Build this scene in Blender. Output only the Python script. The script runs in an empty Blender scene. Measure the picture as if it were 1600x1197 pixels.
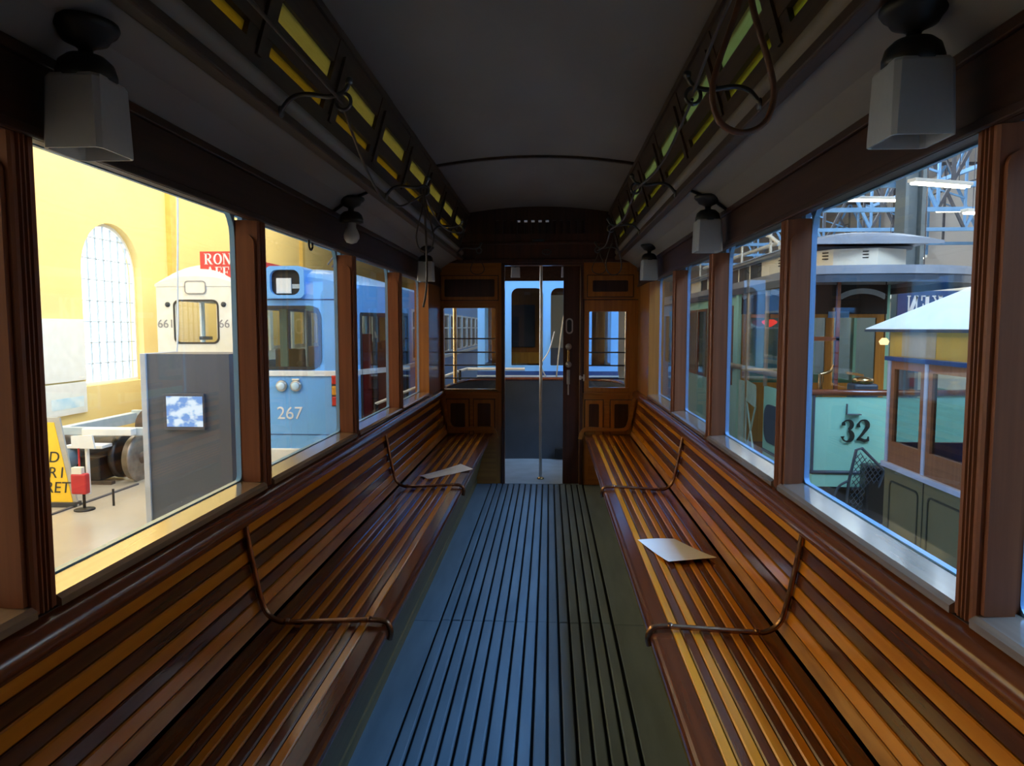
import bpy, bmesh, math, random
from mathutils import Vector, Matrix
random.seed(7)
SC = bpy.context.scene
COL = SC.collection
PI = math.pi

# ------------------------------------------------------------------ materials
MATS = {}


def mat(name, c1, c2=None, rough=0.5, metal=0.0, scale=(6, 6, 6), detail=4, bump=0.0, coat=0.0, spec=0.5, bscale=None, contrast=(0.35, 0.65)):
    m = bpy.data.materials.new(name)
    m.use_nodes = True
    nt = m.node_tree
    b = nt.nodes['Principled BSDF']
    b.inputs['Roughness'].default_value = rough
    b.inputs['Metallic'].default_value = metal
    b.inputs['Specular IOR Level'].default_value = spec
    if coat:
        b.inputs['Coat Weight'].default_value = coat
        b.inputs['Coat Roughness'].default_value = 0.12
    if c2 is None:
        c2 = tuple(min(1, x * 0.86) for x in c1)
    tc = nt.nodes.new('ShaderNodeTexCoord')
    mp = nt.nodes.new('ShaderNodeMapping')
    mp.inputs['Scale'].default_value = scale
    no = nt.nodes.new('ShaderNodeTexNoise')
    no.inputs['Scale'].default_value = 1.0
    no.inputs['Detail'].default_value = detail
    rp = nt.nodes.new('ShaderNodeValToRGB')
    rp.color_ramp.elements[0].position = contrast[0]
    rp.color_ramp.elements[1].position = contrast[1]
    rp.color_ramp.elements[0].color = (*c2, 1)
    rp.color_ramp.elements[1].color = (*c1, 1)
    nt.links.new(tc.outputs['Object'], mp.inputs['Vector'])
    nt.links.new(mp.outputs['Vector'], no.inputs['Vector'])
    nt.links.new(no.outputs['Fac'], rp.inputs['Fac'])
    nt.links.new(rp.outputs['Color'], b.inputs['Base Color'])
    if bump:
        bp = nt.nodes.new('ShaderNodeBump')
        bp.inputs['Strength'].default_value = bump
        bp.inputs['Distance'].default_value = 0.004
        nt.links.new(no.outputs['Fac'], bp.inputs['Height'])
        nt.links.new(bp.outputs['Normal'], b.inputs['Normal'])
    MATS[name] = m
    return m


def glass(name, tint, refl_rough=0.02, fac=None, ior=1.5):
    m = bpy.data.materials.new(name)
    m.use_nodes = True
    nt = m.node_tree
    nt.nodes.remove(nt.nodes['Principled BSDF'])
    out = nt.nodes['Material Output']
    tr = nt.nodes.new('ShaderNodeBsdfTransparent')
    tr.inputs['Color'].default_value = (*tint, 1)
    gl = nt.nodes.new('ShaderNodeBsdfGlossy')
    gl.inputs['Roughness'].default_value = refl_rough
    lw = nt.nodes.new('ShaderNodeLayerWeight')      # facing angle -> Schlick reflectance, same from both sides
    lw.inputs['Blend'].default_value = 0.5
    pw = nt.nodes.new('ShaderNodeMath')
    pw.operation = 'POWER'
    pw.inputs[1].default_value = 5.0
    fr = nt.nodes.new('ShaderNodeMath')
    fr.operation = 'MULTIPLY_ADD'
    f0 = ((ior - 1) / (ior + 1)) ** 2
    fr.inputs[1].default_value = 1 - f0
    fr.inputs[2].default_value = f0
    nt.links.new(lw.outputs['Facing'], pw.inputs[0])
    nt.links.new(pw.outputs[0], fr.inputs[0])
    no = nt.nodes.new('ShaderNodeTexNoise')
    no.inputs['Scale'].default_value = 3.0
    bp = nt.nodes.new('ShaderNodeBump')
    bp.inputs['Strength'].default_value = 0.02
    nt.links.new(no.outputs['Fac'], bp.inputs['Height'])
    nt.links.new(bp.outputs['Normal'], gl.inputs['Normal'])
    mx = nt.nodes.new('ShaderNodeMixShader')
    nt.links.new(fr.outputs[0], mx.inputs['Fac'])
    nt.links.new(tr.outputs['BSDF'], mx.inputs[1])
    nt.links.new(gl.outputs['BSDF'], mx.inputs[2])
    nt.links.new(mx.outputs['Shader'], out.inputs['Surface'])
    MATS[name] = m
    return m


def translucent(name, c, tfac=0.5, rough=0.4, c2=None, clear=0.0):
    m = bpy.data.materials.new(name)
    m.use_nodes = True
    nt = m.node_tree
    b = nt.nodes['Principled BSDF']
    out = nt.nodes['Material Output']
    b.inputs['Roughness'].default_value = rough
    tl = nt.nodes.new('ShaderNodeBsdfTranslucent')
    no = nt.nodes.new('ShaderNodeTexNoise')
    no.inputs['Scale'].default_value = 9
    rp = nt.nodes.new('ShaderNodeValToRGB')
    rp.color_ramp.elements[0].color = (*(c2 or c), 1)
    rp.color_ramp.elements[1].color = (*c, 1)
    nt.links.new(no.outputs['Fac'], rp.inputs['Fac'])
    nt.links.new(rp.outputs['Color'], b.inputs['Base Color'])
    nt.links.new(rp.outputs['Color'], tl.inputs['Color'])
    mx = nt.nodes.new('ShaderNodeMixShader')
    mx.inputs['Fac'].default_value = tfac
    nt.links.new(b.outputs['BSDF'], mx.inputs[1])
    nt.links.new(tl.outputs['BSDF'], mx.inputs[2])
    last = mx
    if clear:
        tr = nt.nodes.new('ShaderNodeBsdfTransparent')
        nt.links.new(rp.outputs['Color'], tr.inputs['Color'])
        m2 = nt.nodes.new('ShaderNodeMixShader')
        m2.inputs['Fac'].default_value = clear
        nt.links.new(mx.outputs['Shader'], m2.inputs[1])
        nt.links.new(tr.outputs['BSDF'], m2.inputs[2])
        last = m2
    nt.links.new(last.outputs['Shader'], out.inputs['Surface'])
    MATS[name] = m
    return m


def emit(name, c, s, c2=None):
    m = bpy.data.materials.new(name)
    m.use_nodes = True
    nt = m.node_tree
    nt.nodes.remove(nt.nodes['Principled BSDF'])
    em = nt.nodes.new('ShaderNodeEmission')
    em.inputs['Color'].default_value = (*c, 1)
    em.inputs['Strength'].default_value = s
    if c2:
        tc = nt.nodes.new('ShaderNodeTexCoord')
        mp = nt.nodes.new('ShaderNodeMapping')
        mp.inputs['Scale'].default_value = (9, 9, 14)
        no = nt.nodes.new('ShaderNodeTexNoise')
        no.inputs['Scale'].default_value = 1
        rp = nt.nodes.new('ShaderNodeValToRGB')
        rp.color_ramp.elements[0].position = 0.42
        rp.color_ramp.elements[1].position = 0.55
        rp.color_ramp.elements[0].color = (*c2, 1)
        rp.color_ramp.elements[1].color = (*c, 1)
        nt.links.new(tc.outputs['Object'], mp.inputs['Vector'])
        nt.links.new(mp.outputs['Vector'], no.inputs['Vector'])
        nt.links.new(no.outputs['Fac'], rp.inputs['Fac'])
        nt.links.new(rp.outputs['Color'], em.inputs['Color'])
    nt.links.new(em.outputs['Emission'], nt.nodes['Material Output'].inputs['Surface'])
    MATS[name] = m
    return m


GY = (40, 1.2, 40)      # grain along Y
GZ = (40, 40, 1.5)      # grain along Z
GX = (1.5, 40, 40)
mat('slat_light', (0.72, 0.265, 0.016), (0.62, 0.21, 0.012), 0.2, scale=GY, bump=0.06, coat=0.5)
mat('slat_dark', (0.135, 0.037, 0.013), (0.095, 0.025, 0.010), 0.2, scale=GY, bump=0.06, coat=0.5)
mat('slat_worn', (0.58, 0.28, 0.085), (0.34, 0.13, 0.03), 0.3, scale=(18, 3, 18), bump=0.2, coat=0.3)
mat('wood_post', (0.27, 0.092, 0.037), (0.205, 0.066, 0.027), 0.5, scale=GZ, bump=0.15, spec=0.3)
mat('wood_dark', (0.06, 0.024, 0.013), (0.038, 0.015, 0.008), 0.45, scale=GY, bump=0.1, spec=0.3)
mat('wood_rail', (0.20, 0.054, 0.018), (0.145, 0.038, 0.013), 0.2, scale=GY, bump=0.05, coat=0.6)
mat('wood_sill', (0.30, 0.22, 0.165), (0.24, 0.17, 0.125), 0.16, scale=GY, coat=1.0)
mat('wood_orange', (0.40, 0.145, 0.022), (0.30, 0.102, 0.015), 0.32, scale=GZ, bump=0.1, coat=0.4)
mat('wood_orange_h', (0.40, 0.145, 0.022), (0.30, 0.102, 0.015), 0.32, scale=GX, bump=0.1, coat=0.4)
mat('wood_panel', (0.055, 0.02, 0.012), (0.03, 0.011, 0.008), 0.3, scale=GZ, coat=0.4)
mat('wood_kick', (0.15, 0.11, 0.045), (0.10, 0.075, 0.03), 0.5, scale=GY, bump=0.15)
mat('wood_door', (0.075, 0.024, 0.014), (0.045, 0.015, 0.01), 0.35, scale=GZ, coat=0.3)
mat('ceiling_paint', (0.27, 0.26, 0.245), (0.225, 0.21, 0.19), 0.55, scale=(2.2, 1.1, 2.2), detail=6)
mat('cove_paint', (0.30, 0.27, 0.235), (0.25, 0.22, 0.185), 0.45, scale=(5, 1, 5))
mat('clerestory_wood', (0.075, 0.045, 0.026), (0.045, 0.026, 0.016), 0.45, scale=GY)
mat('floor_paint', (0.145, 0.20, 0.255), (0.11, 0.155, 0.20), 0.42, scale=(14, 2.0, 14), detail=8, bump=0.2)
mat('floor_gap', (0.015, 0.016, 0.018), None, 0.8)
mat('iron', (0.02, 0.02, 0.021), (0.012, 0.012, 0.013), 0.45, metal=0.3)
mat('bracket_metal', (0.12, 0.12, 0.125), (0.06, 0.06, 0.06), 0.35, metal=0.7)
mat('brass', (0.62, 0.42, 0.2), (0.48, 0.3, 0.13), 0.25, metal=1.0, scale=(20, 20, 20))
mat('rod_metal', (0.42, 0.25, 0.15), (0.26, 0.12, 0.06), 0.25, metal=0.85, scale=(20, 20, 20))
mat('nickel', (0.62, 0.60, 0.56), (0.5, 0.48, 0.45), 0.3, metal=0.7)
mat('leather', (0.15, 0.06, 0.03), (0.09, 0.035, 0.018), 0.5, scale=(30, 30, 30), bump=0.2)
mat('leather_dark', (0.06, 0.04, 0.028), (0.04, 0.025, 0.018), 0.5, scale=(30, 30, 30))
mat('paper', (0.92, 0.93, 0.96), (0.88, 0.89, 0.92), 0.5)
mat('blue_paint', (0.24, 0.56, 0.94), (0.21, 0.51, 0.89), 0.3, scale=(1.2, 1.2, 1.2), coat=0.3)
mat('tram_blue', (0.20, 0.50, 0.95), (0.17, 0.45, 0.90), 0.35, scale=(0.8, 0.8, 0.8), coat=0.3)
mat('tram_blue_dark', (0.03, 0.07, 0.22), None, 0.3, coat=0.3)
mat('white_paint', (0.82, 0.82, 0.8), (0.76, 0.76, 0.73), 0.4)
mat('cream_paint', (0.84, 0.80, 0.68), (0.78, 0.74, 0.62), 0.4, scale=(2, 2, 2))
mat('white_roof', (0.78, 0.88, 0.92), (0.72, 0.83, 0.88), 0.4)
mat('mint', (0.36, 0.76, 0.60), (0.32, 0.69, 0.55), 0.32, scale=(1.5, 1.5, 1.5), coat=0.3)
mat('mint_pale', (0.50, 0.68, 0.52), None, 0.4)
mat('roof_grey', (0.32, 0.35, 0.40), (0.25, 0.28, 0.33), 0.35, scale=(3, 3, 3), coat=0.3)
mat('dark_blue_grey', (0.05, 0.075, 0.11), None, 0.4)
mat('rubber', (0.03, 0.03, 0.032), None, 0.5)
mat('black', (0.012, 0.012, 0.013), None, 0.4)
mat('digit_black', (0.012, 0.022, 0.02), None, 0.5)
mat('digit_white', (0.9, 0.92, 0.95), None, 0.5)
mat('digit_grey', (0.30, 0.30, 0.33), None, 0.5)
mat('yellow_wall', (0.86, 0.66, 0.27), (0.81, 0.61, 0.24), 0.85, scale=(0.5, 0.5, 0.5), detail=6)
mat('pilaster_yellow', (0.72, 0.50, 0.14), None, 0.85)
mat('beige_wall', (0.76, 0.70, 0.66), (0.70, 0.64, 0.60), 0.9, scale=(0.4, 0.4, 0.4))
mat('roof_deck', (0.76, 0.71, 0.70), (0.70, 0.66, 0.65), 0.8, scale=(0.3, 0.3, 0.3))
mat('concrete', (0.47, 0.42, 0.355), (0.36, 0.32, 0.27), 0.28, scale=(0.6, 0.6, 0.6), detail=8)
mat('panel_grey', (0.10, 0.115, 0.145), (0.085, 0.098, 0.125), 0.5, scale=(1, 1, 1))
mat('panel_edge', (0.55, 0.57, 0.62), None, 0.5)
mat('steel_blue', (0.22, 0.45, 0.80), (0.17, 0.37, 0.68), 0.45, scale=(2, 2, 2))
mat('steel_grey', (0.10, 0.105, 0.13), (0.08, 0.08, 0.10), 0.5, scale=(2, 2, 2))
mat('column_grey', (0.20, 0.26, 0.31), (0.17, 0.22, 0.265), 0.45, scale=(2, 2, 2))
mat('kiosk_yellow', (0.74, 0.47, 0.075), (0.68, 0.43, 0.07), 0.4, scale=(1, 1, 1))
mat('kiosk_pale', (0.62, 0.52, 0.33), None, 0.4)
mat('kiosk_olive', (0.24, 0.19, 0.075), (0.215, 0.17, 0.066), 0.45, scale=(3, 3, 3))
mat('kiosk_groove', (0.06, 0.05, 0.025), None, 0.6)
mat('kiosk_frame', (0.42, 0.165, 0.06), (0.34, 0.13, 0.045), 0.4, scale=GZ)
mat('kiosk_white', (0.72, 0.74, 0.82), None, 0.4)
mat('sign_yellow', (0.88, 0.55, 0.02), (0.82, 0.5, 0.02), 0.4)
mat('sign_edge', (0.42, 0.40, 0.36), None, 0.5)
mat('sign_red', (0.62, 0.06, 0.06), (0.55, 0.05, 0.05), 0.45)
mat('bin_red', (0.55, 0.03, 0.035), None, 0.4)
mat('lamp_red', (0.6, 0.03, 0.02), None, 0.25)
mat('lamp_orange', (0.8, 0.35, 0.03), None, 0.25)
mat('axle_brown', (0.12, 0.08, 0.055), (0.07, 0.05, 0.035), 0.5, scale=(6, 6, 6))
mat('wheel_steel', (0.36, 0.31, 0.26), (0.22, 0.18, 0.15), 0.4, metal=0.5, scale=(6, 6, 6))
mat('wheel_blue', (0.16, 0.25, 0.31), (0.12, 0.18, 0.23), 0.5, scale=(5, 5, 5))
mat('frame_grey', (0.48, 0.55, 0.60), (0.40, 0.47, 0.52), 0.4)
mat('orange_wood', (0.60, 0.28, 0.03), (0.48, 0.2, 0.02), 0.35, scale=GZ, coat=0.3)
mat('platform_floor', (0.33, 0.40, 0.46), (0.27, 0.33, 0.38), 0.5, scale=(6, 6, 6), detail=6)
mat('dash_grey', (0.042, 0.05, 0.062), (0.033, 0.04, 0.05), 0.55, scale=(4, 4, 4))
mat('seat_brown', (0.2, 0.09, 0.04), None, 0.5)
mat('board_blue', (0.45, 0.68, 0.86), (0.8, 0.88, 0.93), 0.5, scale=(3, 3, 3))
mat('pole_gold', (0.46, 0.38, 0.26), (0.36, 0.29, 0.19), 0.4, metal=0.4)
glass('window_glass', (0.95, 0.97, 0.97))
glass('tram_glass', (0.74, 0.79, 0.79), 0.03, ior=1.7)
glass('arch_glass', (0.97, 0.98, 1.0), 0.1)
translucent('amber_glass', (0.42, 0.36, 0.07), 0.6, 0.25, (0.32, 0.25, 0.035), clear=0.08)
translucent('pale_amber_glass', (0.40, 0.40, 0.19), 0.6, 0.25, (0.33, 0.32, 0.12), clear=0.08)
translucent('opal_glass', (0.60, 0.61, 0.62), 0.4, 0.3, (0.55, 0.56, 0.57))
emit('tube_light', (1.0, 0.90, 0.72), 22.0)
emit('screen', (0.80, 0.90, 1.0), 1.9, (0.22, 0.38, 0.75))
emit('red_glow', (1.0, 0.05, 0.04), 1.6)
emit('warm_glow', (1.0, 0.72, 0.35), 3.0)


# ------------------------------------------------------------------ mesh builder
class MB:
    def __init__(self, org=(0, 0, 0)):
        self.v, self.f, self.mi, self.sm, self.m = [], [], [], [], []
        self.org = Vector(org)

    def mid(self, m):
        if m not in self.m:
            self.m.append(m)
        return self.m.index(m)

    def add(self, vs, fs, m, smooth=False):
        b = len(self.v)
        self.v += [Vector(p) for p in vs]
        k = self.mid(m)
        for f in fs:
            self.f.append([b + i for i in f])
            self.mi.append(k)
            self.sm.append(smooth)
        return self

    def box(self, x0, y0, z0, x1, y1, z1, m, bev=0.0):
        x0, x1 = min(x0, x1), max(x0, x1)
        y0, y1 = min(y0, y1), max(y0, y1)
        z0, z1 = min(z0, z1), max(z0, z1)
        if bev <= 0:
            vs = [(x0, y0, z0), (x1, y0, z0), (x1, y1, z0), (x0, y1, z0), (x0, y0, z1), (x1, y0, z1), (x1, y1, z1), (x0, y1, z1)]
            fs = [(0, 3, 2, 1), (4, 5, 6, 7), (0, 1, 5, 4), (1, 2, 6, 5), (2, 3, 7, 6), (3, 0, 4, 7)]
            return self.add(vs, fs, m)
        bm = bmesh.new()
        bmesh.ops.create_cube(bm, size=1.0)
        for v in bm.verts:
            v.co = Vector(((x0 + x1) / 2 + v.co.x * (x1 - x0), (y0 + y1) / 2 + v.co.y * (y1 - y0), (z0 + z1) / 2 + v.co.z * (z1 - z0)))
        w = min(bev, 0.45 * min(x1 - x0, y1 - y0, z1 - z0))
        bmesh.ops.bevel(bm, geom=bm.edges[:], offset=w, segments=2, affect='EDGES', profile=0.5)
        bm.verts.index_update()
        self.add([v.co.copy() for v in bm.verts], [[v.index for v in f.verts] for f in bm.faces], m)
        bm.free()
        return self

    def prism(self, poly, axis, a, b, m, smooth=False):
        """poly: 2-D outline; axis 'x': (y,z) extruded along x; 'y': (x,z); 'z': (x,y)"""
        n = len(poly)

        def P(p, t):
            return {'x': (t, p[0], p[1]), 'y': (p[0], t, p[1]), 'z': (p[0], p[1], t)}[axis]
        vs = [P(p, a) for p in poly] + [P(p, b) for p in poly]
        self.add(vs, [[i, (i + 1) % n, n + (i + 1) % n, n + i] for i in range(n)], m, smooth)
        vs2 = [P(p, a) for p in poly] + [P(p, b) for p in poly]
        self.add(vs2, [list(range(n))[::-1], list(range(n, 2 * n))], m)
        return self

    def ring(self, outer, inner, axis, a, b, m):
        """band between two outlines with the same number of points"""
        n = len(outer)

        def P(p, t):
            return {'x': (t, p[0], p[1]), 'y': (p[0], t, p[1]), 'z': (p[0], p[1], t)}[axis]
        vs = [P(p, a) for p in outer] + [P(p, b) for p in outer] + [P(p, a) for p in inner] + [P(p, b) for p in inner]
        fs = []
        for i in range(n):
            j = (i + 1) % n
            fs += [(i, j, n + j, n + i), (2 * n + j, 2 * n + i, 3 * n + i, 3 * n + j), (j, i, 2 * n + i, 2 * n + j), (n + i, n + j, 3 * n + j, 3 * n + i)]
        return self.add(vs, fs, m)

    def tube(self, pts, r, m, n=8, closed=False, flat=None):
        pts = [Vector(p) for p in pts]
        k = len(pts)
        rr = r if isinstance(r, (list, tuple)) else [r] * k
        rings = []
        prev = None
        for i, p in enumerate(pts):
            if closed:
                t = pts[(i + 1) % k] - pts[i - 1]
            else:
                t = pts[min(i + 1, k - 1)] - pts[max(i - 1, 0)]
            t.normalize()
            if prev is None:
                up = Vector((0, 0, 1)) if abs(t.z) < 0.9 else Vector((0, 1, 0))
                if flat is not None:
                    up = Vector(flat)
                u = t.cross(up).normalized()
            else:
                u = (prev - t * prev.dot(t)).normalized()
            prev = u
            w = t.cross(u)
            rings.append([p + (u * math.cos(2 * PI * q / n) + w * math.sin(2 * PI * q / n)) * rr[i] for q in range(n)])
        vs = [q for ring in rings for q in ring]
        fs = []
        for i in range(k if closed else k - 1):
            a, b = i * n, ((i + 1) % k) * n
            for q in range(n):
                fs.append((a + q, a + (q + 1) % n, b + (q + 1) % n, b + q))
        self.add(vs, fs, m, True)
        if not closed:
            self.add(rings[0], [list(range(n))[::-1]], m)
            self.add(rings[-1], [list(range(n))], m)
        return self

    def cyl(self, p0, p1, r, m, n=16, r2=None):
        return self.tube([p0, p1], [r, r if r2 is None else r2], m, n)

    def lathe(self, prof, c, m, n=24, axis='z', smooth=True):
        """prof: [(radius, height)] revolved about an axis through c"""
        c = Vector(c)
        vs = []
        for r, h in prof:
            for q in range(n):
                a = 2 * PI * q / n
                d = {'z': (r * math.cos(a), r * math.sin(a), h), 'y': (r * math.cos(a), h, r * math.sin(a)), 'x': (h, r * math.cos(a), r * math.sin(a))}[axis]
                vs.append(c + Vector(d))
        fs = []
        for i in range(len(prof) - 1):
            for q in range(n):
                fs.append((i * n + q, i * n + (q + 1) % n, (i + 1) * n + (q + 1) % n, (i + 1) * n + q))
        fs.append(list(range(n))[::-1])
        fs.append([(len(prof) - 1) * n + q for q in range(n)])
        return self.add(vs, fs, m, smooth)

    def bar(self, p0, p1, w, h, m, up=(0, 0, 1)):
        """rectangular bar from p0 to p1"""
        p0, p1 = Vector(p0), Vector(p1)
        t = (p1 - p0).normalized()
        u = Vector(up)
        if abs(t.dot(u)) > 0.95:
            u = Vector((1, 0, 0))
        s = t.cross(u).normalized()
        u = s.cross(t)
        vs = []
        for p in (p0, p1):
            for a, b in ((-1, -1), (1, -1), (1, 1), (-1, 1)):
                vs.append(p + s * a * w / 2 + u * b * h / 2)
        return self.add(vs, [(0, 1, 2, 3), (7, 6, 5, 4), (0, 4, 5, 1), (1, 5, 6, 2), (2, 6, 7, 3), (3, 7, 4, 0)], m)

    def build(self, name, parent=None, **props):
        me = bpy.data.meshes.new(name)
        me.from_pydata([tuple(p - self.org) for p in self.v], [], self.f)
        for k in self.m:
            me.materials.append(MATS[k])
        me.polygons.foreach_set('material_index', self.mi)
        me.polygons.foreach_set('use_smooth', self.sm)
        me.update()
        bm = bmesh.new()
        bm.from_mesh(me)
        bmesh.ops.recalc_face_normals(bm, faces=bm.faces[:])
        bm.to_mesh(me)
        bm.free()
        o = bpy.data.objects.new(name, me)
        COL.objects.link(o)
        if parent is not None:
            o.parent = parent
        else:
            o.location = self.org
        for k, v in props.items():
            o[k] = v
        return o


def struct(mb, name, parent=None, label=None):
    o = mb.build(name, parent)
    if parent is None:
        o['kind'] = 'structure'
    if label:
        o['label'] = label
    return o


def thing(name, loc, label, cat, group=None):
    o = bpy.data.objects.new(name, None)
    COL.objects.link(o)
    o.location = loc
    o.empty_display_size = 0.1
    o['label'] = label
    o['category'] = cat
    if group:
        o['group'] = group
    return o


def tagged(o, label, cat, group=None):
    o['label'] = label
    o['category'] = cat
    if group:
        o['group'] = group
    return o


def copy_tree(o, parent=None):
    c = o.copy()
    COL.objects.link(c)
    c.parent = parent
    for ch in list(o.children):
        copy_tree(ch, c)
    return c


def dup(o, loc, label, group=None, rotz=None):
    c = copy_tree(o)
    c.location = loc
    if rotz is not None:
        c.rotation_euler = (0, 0, rotz)
    c['label'] = label
    if group:
        c['group'] = group
    return c


def rrect(a0, b0, a1, b1, r, n=5):
    """rounded rectangle outline; r = radius or (bl, br, tr, tl)"""
    rs = r if isinstance(r, tuple) else (r, r, r, r)
    out = []
    for (cx, cy, t0, rad) in ((a0, b0, PI, rs[0]), (a1, b0, 1.5 * PI, rs[1]), (a1, b1, 0, rs[2]), (a0, b1, 0.5 * PI, rs[3])):
        sx = 1 if cx == a0 else -1
        sy = 1 if cy == b0 else -1
        for k in range(n + 1):
            t = t0 + 0.5 * PI * k / n
            out.append((cx + sx * rad + rad * math.cos(t), cy + sy * rad + rad * math.sin(t)))
    return out


def rect_like(a0, b0, a1, b1, n=5):
    """plain rectangle with as many points as rrect()"""
    return rrect(a0, b0, a1, b1, 1e-4, n)


def spline(pts, n=8):
    pts = [Vector(p) for p in pts]
    out = []
    for i in range(len(pts) - 1):
        p0, p1, p2, p3 = pts[max(i - 1, 0)], pts[i], pts[i + 1], pts[min(i + 2, len(pts) - 1)]
        for k in range(n):
            t = k / n
            out.append(0.5 * ((2 * p1) + (p2 - p0) * t + (2 * p0 - 5 * p1 + 4 * p2 - p3) * t * t + (3 * p1 - p0 - 3 * p2 + p3) * t ** 3))
    out.append(pts[-1])
    return out


# ------------------------------------------------------------------ lettering
def stroke(mb, pts, ws, to3, m, th=0.004):
    """ribbon of varying width; to3(a, b, depth) -> 3-D point"""
    pts = [Vector(p) for p in pts]
    L, R = [], []
    for i, p in enumerate(pts):
        t = (pts[min(i + 1, len(pts) - 1)] - pts[max(i - 1, 0)]).normalized()
        nrm = Vector((-t.y, t.x))
        L.append(p + nrm * ws[i] / 2)
        R.append(p - nrm * ws[i] / 2)
    n = len(pts)
    vs = [to3(p.x, p.y, th) for p in L] + [to3(p.x, p.y, th) for p in R] + [to3(p.x, p.y, 0) for p in L] + [to3(p.x, p.y, 0) for p in R]
    fs = []
    for i in range(n - 1):
        fs += [(i, i + 1, n + i + 1, n + i), (2 * n + i, i, i + 1, 2 * n + i + 1)[::-1], (n + i, 3 * n + i, 3 * n + i + 1, n + i + 1)[::-1]]
    mb.add(vs, fs, m)


def arc(cx, cy, rx, ry, a0, a1, n=12):
    return [(cx + rx * math.cos(math.radians(a0 + (a1 - a0) * k / n)), cy + ry * math.sin(math.radians(a0 + (a1 - a0) * k / n))) for k in range(n + 1)]


def glyph(ch):
    """strokes of a slab letter in a unit-high cell: list of (points, widths); returns strokes and advance"""
    B, T = 0.17, 0.07      # thick and thin strokes
    bar = lambda a, b, w: ([a, b], [w, w])
    S = 0.055
    if ch == 'N':
        return [bar((0.10, 0.02), (0.10, 0.98), T), bar((0.62, 0.02), (0.62, 0.98), T), bar((0.13, 0.98), (0.60, 0.02), B), bar((0, 0.03), (0.22, 0.03), S), bar((0.5, 0.97), (0.74, 0.97), S), bar((0, 0.97), (0.2, 0.97), S)], 0.80
    if ch == 'E':
        return [bar((0.16, 0), (0.16, 1), B), bar((0.02, 0.03), (0.56, 0.03), S), bar((0.02, 0.97), (0.54, 0.97), S), bar((0.2, 0.5), (0.42, 0.5), S), bar((0.54, 0.0), (0.54, 0.24), S), bar((0.52, 0.76), (0.52, 1.0), S), bar((0.42, 0.38), (0.42, 0.62), S)], 0.64
    if ch == 'F':
        return [bar((0.16, 0), (0.16, 1), B), bar((0.02, 0.03), (0.32, 0.03), S), bar((0.02, 0.97), (0.56, 0.97), S), bar((0.2, 0.5), (0.42, 0.5), S), bar((0.54, 0.72), (0.54, 1.0), S), bar((0.42, 0.38), (0.42, 0.62), S)], 0.62
    if ch == 'K':
        return [bar((0.16, 0), (0.16, 1), B), bar((0.02, 0.03), (0.32, 0.03), S), bar((0.02, 0.97), (0.32, 0.97), S), bar((0.2, 0.42), (0.6, 0.96), T), bar((0.32, 0.56), (0.64, 0.03), B), bar((0.46, 0.97), (0.72, 0.97), S), bar((0.5, 0.03), (0.76, 0.03), S)], 0.80
    if ch == 'A':
        return [bar((0.08, 0.02), (0.36, 0.98), T), bar((0.35, 1.0), (0.64, 0.02), B), bar((0.2, 0.34), (0.54, 0.34), S), bar((0, 0.03), (0.2, 0.03), S), bar((0.5, 0.03), (0.76, 0.03), S)], 0.78
    if ch == 'R':
        p = [(0.16, 0.96)] + arc(0.34, 0.73, 0.2, 0.23, 90, -90, 10) + [(0.16, 0.5)]
        w = [S] + [S + (B - S) * math.sin(PI * k / 10) for k in range(11)] + [S]
        return [bar((0.16, 0), (0.16, 1), B), bar((0.02, 0.03), (0.32, 0.03), S), bar((0.02, 0.97), (0.2, 0.97), S), (p, w), bar((0.34, 0.5), (0.6, 0.03), B), bar((0.5, 0.03), (0.74, 0.03), S)], 0.78
    if ch == 'O':
        p = arc(0.37, 0.5, 0.28, 0.46, 0, 360, 24)
        w = [T + (B - T) * abs(math.cos(2 * PI * k / 24)) for k in range(25)]
        return [(p, w)], 0.78
    if ch == '3':
        p = arc(0.22, 0.72, 0.16, 0.13, 190, 250, 3)[::-1] * 0 + [(0.12, 0.74), (0.12, 0.86)] + arc(0.30, 0.77, 0.2, 0.2, 140, -80, 12)
        w = [0.16, 0.15] + [0.06 + 0.12 * max(0, math.cos(math.radians(140 - 220 * k / 12))) for k in range(13)]
        q = arc(0.30, 0.27, 0.23, 0.24, 80, -150, 14) + [(0.09, 0.26)]
        v = [0.07 + 0.14 * max(0, math.cos(math.radians(80 - 230 * k / 14))) for k in range(15)] + [0.18]
        return [(p, w), (q, v)], 0.66
    if ch == '2':
        p = [(0.11, 0.66), (0.10, 0.80)] + arc(0.32, 0.76, 0.21, 0.22, 150, -40, 12) + [(0.30, 0.36), (0.08, 0.12)]
        w = [0.17, 0.13] + [0.06 + 0.13 * max(0, math.cos(math.radians(150 - 190 * k / 12))) for k in range(13)] + [0.12, 0.07]
        return [(p, w), ([(0.03, 0.10), (0.2, 0.14), (0.4, 0.06), (0.56, 0.10), (0.57, 0.26)], [0.05, 0.14, 0.15, 0.14, 0.05])], 0.66
    return [], 0.4


def slab_text(mb, s, size, to3, m, th=0.004, aspect=1.0):
    x = 0.0
    for ch in s:
        st, adv = glyph(ch)
        for pts, ws in st:
            stroke(mb, [((p[0] + x) * size * aspect, p[1] * size) for p in pts], [w * size for w in ws], to3, m, th)
        x += adv
    return x * size * aspect


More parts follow.
